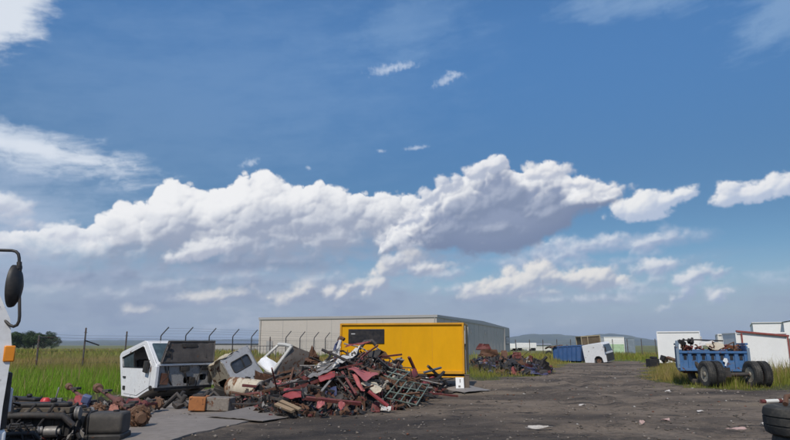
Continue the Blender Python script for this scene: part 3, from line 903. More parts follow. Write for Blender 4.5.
def fence(name, pts, heights, arm, label, dirv, net_h=2.0):
    x0, y0 = pts[0]
    t = thing(name, label, 'fence', (x0, y0, 0), (0, 0, 0))
    net = None
    for i, ((x, y), h) in enumerate(zip(pts, heights)):
        gz = float(ground_z(np.array(x), np.array(y))); rg = random.Random(i * 7 + 1)
        b = MB(); lean = Vector((rg.uniform(-0.04, 0.04), rg.uniform(-0.03, 0.03), 0)); p0 = Vector((x - x0, y - y0, gz - 0.1)); p1 = p0 + Vector((0, 0, h + 0.1)) + lean
        has_arm = arm(i)
        if has_arm:
            e = p1 + Vector((dirv[0] * 0.62, dirv[1] * 0.62, 0.62))
            b.tube([p0, p1 - Vector((0, 0, .05)), p1 + (e - p1) * 0.08, e], 0.045, 8)
            for k in (0.35, 0.65, 0.95): b.tube([p1 + (e - p1) * k - Vector((0, .05, 0)), p1 + (e - p1) * k + Vector((0, .05, 0))], 0.012, 5)
        else:
            b.tube([p0, p1], 0.05, 8); b.tube([p1, p1 + Vector((0, 0, 0.05))], [0.06, 0.03], 8)
            b.tube([p1 - Vector((0.10, 0, 0.25)), p1 - Vector((-0.10, 0, 0.25))], 0.018, 5)
        b.obj('post', POSTP if has_arm else STEEL, t)
        if i + 1 < len(pts):
            xb, yb = pts[i + 1]; L = math.hypot(xb - x, yb - y)
            if net is None:
                net = wire_net(L, net_h).obj('net_panel', WIRE, t); o = net
            else:
                o = net.copy(); col.objects.link(o); o.parent = t
            o.location = (x - x0, y - y0, gz + 0.04); o.rotation_euler = (0, 0, math.atan2(yb - y, xb - x))
    b = MB(); qs = [Vector((x - x0, y - y0, 0)) for x, y in pts]
    for z, off in ((0.5, 0), (1.25, 0), (2.02, 0), (2.2, 0)): b.tube([q + Vector((0, 0, z + 0.02 * math.sin(k * 2.1 + z))) for k, q in enumerate(qs)], 0.006, 4)
    for k in (0.35, 0.65, 0.95):
        seg = [q + Vector((dirv[0] * .62 * k, dirv[1] * .62 * k, heights[i] + .62 * k)) for i, q in enumerate(qs) if arm(i)]
        if len(seg) > 1: b.tube(seg, 0.005, 4)
    b.obj('line_wire', WIRE, t)
    return t


fy = [36.0, 38.9, 41.9, 44.8, 47.2, 49.7, 52.5, 54.9, 57.6, 60, 62.4, 64.9, 67.2, 69.8, 72.4, 75, 77.6]
fpts = [((-21.1 + 0.43 * (y - 36)) * 0.98, y) for y in fy]
fence('chain_link_fence', fpts, [2.05, 2.55, 2.4, 2.2] + [2.25] * 13, lambda i: i >= 3 and i != 8, 'long chain link fence with bent arm posts along the grass field behind the wrecked cabs', (0.75, 0.28))
# leaning rail hooked on the fence near the first posts
a, c = P(38.5, 337, 36), P(58, 337.6, 36.9)
MB().tube([a, c], 0.03, 6).thing('fence_rail', STEEL, 'pale loose steel rail tied level to the top of the first fence post', 'rail')
a, c = P(84.6, 340.2, 38.85), P(99, 345.2, 39.6)
MB().tube([a, c], 0.045, 6).thing('fence_brace', POSTP, 'short dark brace sloping down from the second fence post', 'brace')

# field gate in the fence
g0 = P(251, 347, 57); gt = thing('field_gate', 'dark square tube gate in the fence line left of the pale warehouse', 'gate', (g0.x, g0.y, 0))
b = MB(); w_ = 2.3; b.beam((0, 0, 0.15), (0, 0, 1.55), .06, .06); b.beam((w_, 0, 0.15), (w_, 0, 1.55), .06, .06); b.beam((0.03, 0, 1.52), (w_ - .03, 0, 1.52), .055, .055); b.beam((0.03, 0, .2), (w_ - .03, 0, .2), .055, .055)
b.obj('gate_frame', POSTP, gt)
b = MB()
for k in range(1, 8): b.beam((w_ * k / 8, 0.0, .23), (w_ * k / 8, 0.0, 1.49), .02, .02)
b.obj('gate_bars', POSTP, gt)

# far fence along the back of the yard
pts2 = [(P(px, 350, Y).x, Y) for px, Y in ((516, 92), (530, 91), (543, 90), (557, 89), (571, 88), (585, 87), (599, 86), (613, 85), (628, 84), (642, 83), (656, 82), (671, 81))]
fence('chain_link_fence', pts2, [2.3] * len(pts2), lambda i: False, 'far wire fence with thin straight posts behind the blue skip and white cab', (0, 0), 1.9)

# ------------------------------------------------------------------ buildings
CLAD = paint('warehouse_cladding', (0.49, 0.445, 0.40), 0.55, 0, 0.12, var=0.05, sc_=0.3, bmp=0.03)
CLADG = paint('warehouse_grey_trim', (0.36, 0.35, 0.34), 0.5, 0, 0.1, var=0.05, sc_=0.3, bmp=0.03)
ROOFM = paint('metal_roof', (0.36, 0.36, 0.37), 0.45, 0.3, 0.15, var=0.08, sc_=0.3, bmp=0.03)
WHITE = paint('white_wall', (0.80, 0.80, 0.79), 0.55, 0, 0.12, var=0.05, sc_=0.4, bmp=0.03)
DARKG = glass('dark_glass')
BLACK = paint('black_trim', (0.018, 0.018, 0.02), 0.6, 0, 0.25)


def warehouse():
    A, B, C_ = Vector((-19.4, 88.2, 0)), Vector((5.41, 80, 0)), Vector((26.3, 144, 0))
    u, w = (B - A), (C_ - B); Lu, Lw = u.length, w.length; ang = math.atan2(u.y, u.x)
    t = thing('warehouse', 'long pale metal clad warehouse with flat roofline behind the yellow box', 'building', (A.x, A.y, 0), (0, 0, ang))
    H = 5.15; Lw = 67
    b = MB(); n = int(Lu / 0.5)                       # standing seams every half metre on the long wall, broad flat panels elsewhere
    b.box((Lu / 2, Lw / 2, H / 2 - 0.2), (Lu, Lw, H + 0.4))
    b.obj('wall', CLAD, t)
    b = MB()
    for k in range(1, 7): b.box((Lu * k / 7 + 0.06, -0.012, H / 2), (0.05, 0.024, H - 0.02))
    for k in range(1, 16): b.box((Lu + 0.012, Lw * k / 16, H / 2), (0.024, 0.05, H - 0.02))
    b.obj('panel_seam', CLADG, t)
    b = MB()
    for x in (0.25, Lu - 0.25): b.tube([(x, -0.09, 0.1), (x, -0.09, H - 0.05)], 0.06, 8)
    b.obj('downpipe', CLADG, t)
    b = MB()
    for k in range(4): b.box((Lu + 0.05, Lw * (0.14 + 0.2 * k), 3.9), (0.1, 1.4, 0.7))
    b.obj('vent', CLADG, t)
    b = MB(); b.box((Lu / 2, -0.05, H + 0.15), (Lu + 0.24, 0.14, 0.34)); b.box((Lu + 0.05, Lw / 2 + 0.01, H + 0.15), (0.14, Lw - 0.01, 0.34))
    b.obj('fascia', CLADG, t, bevel=0.01)
    b = MB(); b.add([(-.05, 0.03, H + .33), (Lu + .05, 0.03, H + .33), (Lu + .05, Lw / 2, H + .72), (-.05, Lw / 2, H + .72), (Lu + .05, Lw, H + .33), (-.05, Lw, H + .33)], [(0, 1, 2, 3), (3, 2, 4, 5), (1, 4, 2), (0, 3, 5)])
    b.obj('roof', ROOFM, t)
    b = MB(); b.box((Lu + 0.1, Lw - 4.0, H / 2), (0.2, 7.6, H - 0.01)); b.obj('end_panel', CLADG, t)
    f = MB().box((Lu + 0.23, Lw - 4.2, 2.6), (0.06, 5.2, 1.7)).obj('window', BLACK, t)
    MB().box((Lu + 0.27, Lw - 4.2, 2.6), (0.02, 4.9, 1.45)).obj('pane', DARKG, f)
    b = MB(); b.box((1.8, -0.06, 1.1), (1.0, 0.1, 2.1)); b.obj('door', CLADG, t)


warehouse()

# low blue grey shed far left of the warehouse
p = P(222, 345, 140)
t = thing('low_shed', 'long low blue grey shed roof beyond the field, left of the pale warehouse', 'building', (p.x, p.y, 0), (0, 0, -0.1))
BLUEG = paint('blue_grey_sheet', (0.16, 0.20, 0.27), 0.6, 0, 0.15, var=0.08, sc_=0.3)
MB().box((0, 2.5, 0.95), (17, 5, 1.9)).obj('wall', CLADG, t)
MB().add([(-8.7, -.3, 1.92), (8.7, -.3, 1.92), (8.7, 2.5, 2.5), (-8.7, 2.5, 2.5), (8.7, 5.3, 1.92), (-8.7, 5.3, 1.92)], [(0, 1, 2, 3), (3, 2, 4, 5), (1, 4, 2), (0, 3, 5)]).obj('roof', BLUEG, t)

# white gabled building to the far right
p0 = P(755, 345, 100)
t = thing('white_building', 'plain white building with gabled roofline behind the red framed box', 'building', (p0.x, p0.y, 0), (0, 0, R(-29)))
b = MB(); H = 5.1
b.prism([(0, 0), (4.2, 0), (4.2, H), (0, H)], XZ(0), 22)
b.prism([(4.2, -.01), (22, -.01), (22, H + .1), (12.8, H + 1.6), (4.2, H + .02)], XZ(-1.2), 24)
b.obj('wall', WHITE, t)
b = MB(); b.add([(4.0, -1.4, H + .07), (12.8, -1.4, H + 1.68), (12.8, 23, H + 1.68), (4.0, 23, H + .07)], [(0, 1, 2, 3)]); b.add([(12.8, -1.4, H + 1.68), (22.3, -1.4, H + .1), (22.3, 23, H + .1), (12.8, 23, H + 1.68)], [(0, 1, 2, 3)])
b.box((2.05, 10.9, H + .06), (4.3, 22.2, .1))
b.obj('roof', WHITE, t)
f = MB().box((10, -1.23, 2.0), (3.2, .06, 3.6)).obj('door', CLADG, t)

# grey corrugated screen at the right end
SHEETG = paint('grey_green_sheet', (0.20, 0.225, 0.20), 0.6, 0.1, 0.3, rust=0.12, sc_=0.5)
p = P(784.5, 350, 43)
b = MB(); n = 60; q = []
for k in range(n): q.append((k * 0.08, 0.03 * (1 if (k // 2) % 2 else -1)))
poly = q + [(x, y - 0.006) for x, y in q[::-1]]
M_ = TM(p.x, p.y, 0.0)
for k in range(n - 1):
    a, c = q[k], q[k + 1]
    b.add([(a[0], a[1], 0), (c[0], c[1], 0), (c[0], c[1], 2.05), (a[0], a[1], 2.05), (a[0], a[1] + .006, 0), (c[0], c[1] + .006, 0), (c[0], c[1] + .006, 2.05), (a[0], a[1] + .006, 2.05)], [(0, 1, 2, 3), (7, 6, 5, 4), (3, 2, 6, 7)], 0, M_)
b.thing('sheet_screen', SHEETG, 'grey green corrugated metal screen standing right of the red framed box', 'screen', smooth=0)

# concrete pad under the wrecked cabs
CONC = paint('old_concrete', (0.225, 0.195, 0.17), 0.85, 0, 0.6, dirtc=(0.10, 0.085, 0.073), sc_=0.6, bmp=0.35, var=0.2)
pad = [G(*q) for q in ((96, 446), (170, 441), (205, 432), (248, 422), (300, 411), (300, 404), (262, 401), (190, 401), (130, 404), (80, 412), (60, 430))]
b = MB(); rg = random.Random(4); out = []
for i in range(len(pad)):
    a, c = pad[i], pad[(i + 1) % len(pad)]; k = max(1, int((c - a).length / 0.25))
    for j in range(k): q = a.lerp(c, j / k); out.append((q.x + rg.uniform(-.06, .06), q.y + rg.uniform(-.06, .06)))
b.prism(out, TM(0, 0, -0.1), 0.128)
tag(b.obj('concrete_pad', CONC, smooth=0), kind='structure')

# gravel, stones and crumbs on the bare yard
def gravel():
    r = np.random.RandomState(8); n = 24000
    y = 6.5 + 44 * r.uniform(0, 1, n) ** 1.7; x = r.uniform(-0.72, 0.72, n) * y
    k = yard_edge(x, y) > -0.2; x, y = x[k], y[k]; n = len(x)
    s = np.minimum(0.006 + 0.045 * r.uniform(0, 1, n) ** 7, 0.05) * (0.7 + y / 40)
    base = np.array([[1, 0, 0], [-.5, .87, 0], [-.5, -.87, 0], [0, 0, 1], [0, 0, -.6], [.4, .5, .6], [-.7, .1, .5], [.3, -.6, .55]])
    F = np.array([[0, 5, 7], [5, 3, 7], [5, 1, 6], [5, 6, 3], [6, 2, 7], [6, 7, 3], [0, 1, 5], [1, 2, 6], [2, 0, 7], [0, 4, 1], [1, 4, 2], [2, 4, 0]])
    a = r.uniform(0, 6.28, n); ca, sa = np.cos(a), np.sin(a)
    J = base[None] * r.uniform(0.6, 1.3, (n, 8, 3)) * (s[:, None, None] * np.array([1.2, 0.9, 0.55]))
    V = np.stack([J[..., 0] * ca[:, None] - J[..., 1] * sa[:, None] + x[:, None], J[..., 0] * sa[:, None] + J[..., 1] * ca[:, None] + y[:, None], J[..., 2] + ground_z(x, y)[:, None] + s[:, None] * 0.15], -1).reshape(-1, 3)
    FF = (F[None] + (np.arange(n) * 8)[:, None, None]).reshape(-1, 3)
    g = r.uniform(0.2, 1.6, (n, 1)) * np.array([0.15, 0.128, 0.108]); g[r.uniform(0, 1, n) < 0.025] = (0.34, 0.32, 0.29); g[r.uniform(0, 1, n) < 0.04] = (0.15, 0.06, 0.035)
    me = np_mesh('gravel', V, None, FF, np.repeat(g, 8, 0))
    m, nt, bb = _new('gravel_stone'); at = nt.nodes.new('ShaderNodeAttribute'); at.attribute_name = 'tint'
    nt.links.new(at.outputs['Color'], bb.inputs['Base Color']); bb.inputs['Roughness'].default_value = 0.9
    me.materials.append(m); o = bpy.data.objects.new('gravel', me); col.objects.link(o); tag(o, kind='stuff')


gravel()


# ------------------------------------------------------------------ shared materials for the wrecks
CABW = paint('cab_white', (0.74, 0.75, 0.76), 0.4, 0, 0.34, dirtc=(0.33, 0.29, 0.24), rust=0.17, sc_=1.3, var=0.10)
CABI = paint('cab_inside', (0.055, 0.052, 0.05), 0.8, 0, 0.5)
BULK = paint('bulkhead_grey', (0.30, 0.295, 0.29), 0.7, 0, 0.8, dirtc=(0.05, 0.045, 0.043), rust=0.22, sc_=2.2, bmp=0.4)
FLAP = paint('flap_underside', (0.055, 0.049, 0.047), 0.8, 0, 0.6, dirtc=(0.11, 0.095, 0.085), rust=0.15, sc_=2, bmp=0.3)
RUBBER = paint('tyre_rubber', (0.022, 0.022, 0.022), 0.85, 0, 0.55, dirtc=(0.13, 0.115, 0.095), sc_=2, bmp=0.3, spec=0.3)
RUBBERG = paint('tyre_rubber_grey', (0.042, 0.042, 0.040), 0.9, 0, 0.65, dirtc=(0.17, 0.15, 0.12), sc_=2, bmp=0.3, spec=0.25)
RIMC = paint('rim_cream', (0.34, 0.31, 0.24), 0.6, 0, 0.5, dirtc=(0.12, 0.09, 0.06), rust=0.4, sc_=4)
RIMR = paint('rim_rust', (0.15, 0.10, 0.075), 0.8, 0, 0.4, rust=0.6, sc_=4)
IRON = paint('dark_iron', (0.040, 0.038, 0.037), 0.7, 0.3, 0.5, dirtc=(0.11, 0.09, 0.075), rust=0.25, sc_=2.5, bmp=0.4)
BLKP = paint('black_plastic', (0.016, 0.016, 0.017), 0.55, 0, 0.35)
ORANGE = paint('orange_lens', (0.75, 0.26, 0.02), 0.25, 0, 0.1)
WIN = glass('cab_glass', (0.03, 0.045, 0.055), 0.05)
MIRR = paint('mirror_glass', (0.5, 0.55, 0.6), 0.08, 1.0, 0.1, bmp=0)

# ------------------------------------------------------------------ white truck cab standing at the edge of the view, facing right
def near_truck():
    fx, yb = P(9.5, 380, 6.3).x, 6.3                         # front face and near side
    rz = R(36); c_, s_ = math.cos(rz), math.sin(rz)
    ox, oy = fx - (1.03 * c_ + 1.2 * s_), yb - (1.03 * s_ - 1.2 * c_)
    t = thing('white_truck', 'white cab over truck with black mirror arms and orange corner lamp beside the engine scrap', 'truck', (ox, oy, 0), (0, 0, rz))
    prof = [(1.0, 0.55), (1.0, 1.0), (1.02, 1.55), (0.97, 1.86), (0.50, 2.82), (0.30, 2.95), (-1.1, 2.95), (-1.15, 2.8), (-1.15, 0.75), (-0.62, 0.75), (-0.50, 1.05), (-0.15, 1.25), (0.3, 1.2), (0.6, 0.95), (0.66, 0.55)]
    hole = [(0.72, 1.78), (0.36, 2.6), (-0.7, 2.6), (-0.7, 1.78)]
    b = MB()
    for y in (-1.2, 1.14): b.plate(prof, [hole], XZ(y), 0.06)
    for (x0, z0), (x1, z1) in zip(prof, prof[1:] + prof[:1]):
        if abs(z0 - 1.86) < .01: continue                     # the windscreen opening
        b.add([(x0, -1.14, z0), (x1, -1.14, z1), (x1, 1.14, z1), (x0, 1.14, z0)], [(0, 1, 2, 3)])
    b.obj('body', CABW, t, smooth=25)
    g = MB()
    for y in (-1.185, 1.17): g.prism(hole, XZ(y), 0.012)
    g.obj('side_window', WIN, t)
    MB().add([(0.96, -1.1, 1.87), (0.51, -1.1, 2.8), (0.51, 1.1, 2.8), (0.96, 1.1, 1.87)], [(0, 3, 2, 1)]).obj('windscreen', WIN, t)
    MB().box((1.03, 0, 1.05), (0.06, 2.2, 0.55)).obj('grille', BLKP, t, bevel=0.01)
    MB().box((0.93, 0, 0.60), (0.26, 2.36, 0.34)).obj('bumper', CABW, t, bevel=0.03)
    for y in (-0.9, 0.9): MB().box((1.06, y, 1.05), (0.05, 0.36, 0.24)).obj('headlight', paint('lamp_glass', (0.6, 0.62, 0.64), 0.15, 0, 0.1), t, bevel=0.015)
    for y in (-1.16, 1.16): MB().box((1.0, y, 1.515), (0.10, 0.12, 0.16)).obj('indicator_lamp', ORANGE, t, bevel=0.012)
    for y in (-1.0, 1.0): wheel_parts(t, (-0.05, y, 0.5), R(90), 0.5, 0.28, RIMC)
    for y in (-1.21, 1.21): MB().box((-0.45, y, 1.55), (0.16, 0.03, 0.035)).obj('door_handle', BLKP, t)
    # mirror on its long tube arms, in front of the near corner
    off = Vector((ox, oy, 0)); iv = Matrix.Rotation(-rz, 4, 'Z'); pt = lambda px, py: iv @ (P(px, py, 6.25) - off)
    arm = [(-16, 250), (-8, 250), (12, 250.5), (16, 251.5), (18.4, 254), (19.2, 258), (19.4, 285), (19.6, 316), (19.0, 321), (17, 325), (13.5, 326.5), (9.5, 325), (4, 319.5), (-3, 316), (-16, 315)]
    m = MB().tube([pt(*q) for q in arm], 0.0155, 10).obj('mirror_arm', BLKP, t)
    b = MB(); c = pt(14.2, 286)
    prof = [(0.0, 0.075), (0.06, 0.072), (0.12, 0.050), (0.165, 0.012), (0.172, -0.01), (0.172, -0.03), (0.165, -0.034)]
    A = TM(c) @ RM(0, 0, R(8) - rz) @ RM(0, R(90), 0) @ Matrix.Diagonal((1.27, 0.72, 1, 1))
    b.lathe([(r, z * 1.0) for r, z in prof], A, 36)
    h = b.obj('mirror_head', BLKP, t)
    MB().lathe([(0.0, -0.038), (0.16, -0.036), (0.16, -0.0345)], A, 36).obj('mirror_glass', MIRR, h)
    b = MB(); b.cyl(pt(18.4, 266.0), pt(18.4, 269.0), 0.036, 14); b.box(pt(18.2, 286), (0.05, .05, .07)); b.cyl(pt(19.3, 262), pt(19.3, 271), 0.024, 12)
    b.obj('mirror_clamp', BLKP, t)


def tyre_profile(r, w):
    ri = r * 0.56; h = w / 2
    return [(ri, -h * 0.72), (ri + .02, -h * 0.86), (r * 0.78, -h), (r * 0.90, -h * 0.98), (r * 0.965, -h * 0.86), (r * 0.99, -h * 0.62), (r, -h * 0.36), (r * .972, -h * .33), (r * .972, -h * .26), (r, -h * .23), (r, h * .23), (r * .972, h * .26), (r * .972, h * .33), (r, h * .36),
            (r * 0.99, h * 0.62), (r * 0.965, h * 0.86), (r * 0.90, h * 0.98), (r * 0.78, h), (ri + .02, h * 0.86), (ri, h * 0.72), (ri - .012, 0)]


def tyre_mb(r, w, M, n=40, lugs=True):
    b = MB(); b.lathe(tyre_profile(r, w), M, n, closed=True)
    for k in range(n if lugs else 0):                         # shoulder lugs
        for s in (-1, 1):
            b.box((r * 0.975, 0, s * w * 0.37), (r * 0.055, r * 0.085, w * 0.17), 0, (0, 0, 0), M @ RM(0, 0, 2 * math.pi * (k + (0.5 if s > 0 else 0)) / n))
    return b


def rim_mb(r, w, M):
    q = r * 0.56; b = MB(); h = w / 2
    b.lathe([(q, -h * .76), (q + .012, -h * .8), (q - .02, -h * .74), (q - .04, -h * .1), (q * .62, h * .05), (q * .56, -h * .25), (q * .34, -h * .32), (q * .32, -h * .95), (q * .2, -h * 1.02), (0.0, -h * 1.02)], M, 32)
    b.lathe([(q, h * .76), (q + .012, h * .8), (q - .02, h * .74), (q - .04, 0)], M, 32)
    for k in range(8):
        t = 2 * math.pi * k / 8; x, y = q * .46 * math.cos(t), q * .46 * math.sin(t)
        b.cyl(M @ Vector((x, y, -h * .28)), M @ Vector((x, y, -h * .45)), 0.016, 6)
    return b


def wheel_parts(parent, c, yaw, r, w, rim, name='wheel', rub=None):
    """a wheel as tyre with its rim; the hub faces local -z, turned to point along the yaw heading"""
    M = TM(c) @ RM(0, 0, yaw) @ RM(0, R(90), 0)
    o = tyre_mb(r, w, M).obj(name, rub or RUBBER, parent, smooth=30)
    rim_mb(r, w, M).obj('rim', rim, o)
    return o


near_truck()

# ------------------------------------------------------------------ the white cab wreck with its front flap thrown open
def main_cab():
    rz = R(51); gl = G(135.5, 399.6); c_, s_ = math.cos(rz), math.sin(rz)
    cx, cy = gl.x + (1 * c_ - 0.1 * s_), gl.y + (1 * s_ + 0.1 * c_)
    t = thing('wrecked_cab', 'white wrecked truck cab with its dark front flap raised over the windscreen', 'truck cab', (cx, cy, 0.04), (0, 0, rz))
    prof = [(0.78, 0.03), (1.07, 1.20), (1.03, 1.30), (0.93, 1.36), (-0.36, 1.69), (-0.50, 1.665), (-1.08, 1.02), (-1.14, 0.90), (-1.08, 0.36), (-0.98, 0.32), (-0.62, 0.20), (-0.15, 0.0)]
    door = [(0.67, 0.10), (0.95, 1.24), (-0.35, 1.585), (-0.86, 0.99), (-0.80, 0.34), (-0.55, 0.24), (-0.12, 0.07)]
    win = [(0.79, 0.89), (0.87, 1.18), (-0.31, 1.515), (-0.39, 1.49), (-0.78, 1.02), (-0.75, 0.89)]
    k = lambda q, f: [(y * f + (1 - f) * 0.05, z * f + (1 - f) * 0.8) for y, z in q]
    b = MB()
    for x in (-1.0, 0.95): b.plate(prof, [door], YZ(x), 0.05)
    strips = list(zip(prof, prof[1:] + prof[:1]))
    for i, ((y0, z0), (y1, z1)) in enumerate(strips):
        if i in (5, 6, 7): continue                           # windscreen and the open front stay out
        n = 6
        for j in range(n):
            xa, xb = -0.96 + 1.92 * j / n, -0.96 + 1.92 * (j + 1) / n
            b.add([(xa, y0, z0), (xb, y0, z0), (xb, y1, z1), (xa, y1, z1)], [(0, 1, 2, 3)])
    sl = Vector((0, -0.58, -0.645)).normalized()              # windscreen surround
    Mw = Matrix(((1, 0, 0, 0), (0, sl.y, -sl.z, -0.50), (0, sl.z, sl.y, 1.665), (0, 0, 0, 1)))
    L = math.hypot(0.58, 0.645)
    b.plate([(-0.97, 0), (0.97, 0), (1.0, L), (-1.0, L)], [rrect(-0.87, 0.07, 0.87, L - 0.05, 0.07)], Mw, 0.035)
    b.beam((-0.97, -1.10, 0.96), (-0.97, -1.06, 0.34), 0.10, 0.13); b.beam((0.97, -1.10, 0.96), (0.97, -1.06, 0.34), 0.06, 0.08)
    b.box((0.0, -1.09, 0.985), (1.96, 0.09, 0.06))
    b.obj('cab_shell', [CABW], t, bevel=0.012, smooth=30)
    MB().prism(rrect(-0.87, 0.07, 0.87, L - 0.05, 0.07), Mw @ TM(0, 0, 0.006), 0.008).obj('windscreen', glass('screen_glass', (0.05, 0.075, 0.085), 0.07), t)
    for x, n_ in ((-1.0, 0), (0.955, 1)):
        d = MB().plate(k(door, 0.985), [win], YZ(x - 0.012 if x < 0 else x + .012), 0.045).obj('door', CABW, t, bevel=0.008)
        if n_ == 0:
            gl_ = MB(); gl_.prism([(0.79, 0.89), (0.87, 1.18), (0.20, 1.37), (0.12, 0.89)], YZ(x + .02), 0.008); gl_.obj('window_glass', WIN, d)
            fr = MB(); fr.beam((x, 0.13, 0.93), (x, 0.2, 1.37), .03, .035); fr.tube([(x - .006, y, z) for y, z in win], .016, 6, closed=True); fr.obj('window_seal', BLKP, d)
            MB().box((x - .03, 0.63, 0.60), (0.03, 0.15, 0.05)).obj('handle', BLKP, d, bevel=.008)
            MB().box((x - .02, 0.62, 0.28), (0.03, 0.14, 0.12)).obj('step_cup', BLKP, d, bevel=.01)
            m = MB(); m.box((x - 0.10, -0.72, 0.93), (0.07, 0.20, 0.33), 0, (R(10), 0, 0)); m.tube([(x, -0.74, 1.12), (x - .09, -0.74, 1.1)], .012, 6)
            m.obj('side_mirror', BLKP, d, bevel=.02)
    # inside: seat backs and wheel seen through the glass
    b = MB(); b.box((-0.45, 0.45, 0.75), (0.5, 0.16, 0.75), 0, (R(-14), 0, 0)); b.box((0.45, 0.45, 0.75), (0.55, 0.16, 0.75), 0, (R(-14), 0, 0)); b.box((-0.45, 0.15, 0.42), (0.5, 0.5, 0.16)); b.box((0.45, 0.15, 0.42), (0.55, 0.5, 0.16))
    b.obj('seats', CABI, t, bevel=.04)
    b = MB(); A = TM(-0.45, -0.50, 0.98) @ RM(R(-40), 0, 0)
    b.tube([A @ Vector((.21 * math.cos(q), .21 * math.sin(q), 0)) for q in np.linspace(0, 6.283, 25)[:-1]], .016, 6, closed=True); b.tube([A @ Vector((-.2, 0, 0)), A @ Vector((.2, 0, 0))], .014, 5); b.tube([A @ Vector((0, 0, 0)), A @ Vector((0, 0, -.5))], .03, 6)
    b.obj('steering_wheel', BLKP, t)
    # bulkhead laid bare under the flap, with its boxes, ducts, hoses
    b = MB(); b.plate([(-0.93, 0.33), (0.95, 0.33), (0.97, 0.98), (-0.95, 0.98)], [rrect(-0.05, 0.42, 0.25, 0.62, .06), rrect(0.5, 0.5, 0.75, 0.68, .05)], XZ(-1.06), 0.03)
    b.box((0, -0.93, .98), (1.9, .22, .03))
    b.obj('bulkhead', BULK, t)
    MB().box((0, -0.55, 0.62), (1.9, 0.03, 0.7)).obj('heater_wall', CABI, t)
    rg = random.Random(11); b = MB()
    for x, z, w, h, d in ((-0.05, 0.86, 0.30, 0.14, 0.08), (0.62, 0.87, 0.22, 0.12, 0.07), (0.22, 0.50, 0.18, 0.20, 0.08), (0.86, 0.60, 0.12, 0.34, 0.06)):
        b.box((x, -1.062 - d / 2, z), (w, d, h), 0, (0, rg.uniform(-.12, .12), 0))
    for i in range(6):
        x = rg.uniform(-0.85, 0.85); x2 = x + rg.uniform(-.4, .4)
        b.tube([(x, -1.08, 0.95), (x + rg.uniform(-.1, .1), -1.10 - rg.uniform(0, .06), rg.uniform(.65, .8)), ((x + x2) / 2, -1.10, rg.uniform(.45, .6)), (x2, -1.08, rg.uniform(.3, .45))], rg.uniform(.012, .028), 6)
    b.obj('ducts', BLKP, t, bevel=.012)
    b = MB(); b.box((-.70, -1.09, .58), (.24, .05, .32), 0, (0, .1, 0)); b.obj('rusty_lamp_box', paint('rust_box', (.12, .05, .03), .8, 0, .4, rust=.6), t)
    b = MB(); b.beam((-0.93, -1.0, 0.30), (0.97, -1.0, 0.31), .10, .12); b.beam((-0.9, -0.35, 0.16), (0.9, -0.35, 0.17), .12, .10); b.beam((-0.55, -1.0, .26), (-0.5, 0.7, .12), .08, .12); b.beam((0.55, -1.0, .26), (0.5, 0.7, .12), .08, .12)
    b.obj('under_frame', IRON, t)
    # the flap itself, hinged at the foot of the windscreen
    A, B_, C_, D_ = Vector((-0.90, -1.16, 1.03)), Vector((0.93, -1.16, 1.03)), Vector((1.04, -1.02, 1.70)), Vector((-0.60, -1.02, 1.69))
    b = MB(); b.quadsheet(A, B_, C_, D_, 0.03, (16, 8), 0.022, 3)
    for u in (0.02, 0.98): b.beam(A.lerp(B_, u) + Vector((0, -.018, .02)), D_.lerp(C_, u) + Vector((0, -.018, -.02)), .045, .022)
    for v in (0.05, 0.96): b.beam(A.lerp(D_, v) + Vector((0.02, -.016, 0)), B_.lerp(C_, v) + Vector((-.02, -.016, 0)), .03, .03)
    f = b.obj('front_flap', FLAP, t)
    q0, q1 = D_.lerp(C_, .30) + (A - D_) * .22, D_.lerp(C_, .62) + (A - D_) * .22
    MB().beam(q0 + Vector((0, -.03, 0)), q1 + Vector((0, -.03, 0)), .02, .09).obj('latch_slot', BLKP, f)
    q0 = A.lerp(B_, .04) + (D_ - A) * .45
    MB().box(q0 + Vector((0.02, -.03, 0)), (.10, .03, .14)).obj('latch_slot', BLKP, f); MB().box(q0 + Vector((0.06, -.03, .22)), (.10, .03, .07)).obj('latch_slot', BLKP, f)
    b = MB()
    for x in (-0.6, 0.6): b.tube([(x, -1.0, .95), (x + .05, -1.14, 1.2), (x + .08, -1.06, 1.45)], .012, 6)
    b.obj('gas_strut', IRON, f)
    b = MB(); b.cyl((-1.0, -0.9, 0.33), (-1.03, -0.9, 0.33), .07, 16); b.obj('wheel_arch_trim', BLKP, t)


main_cab()

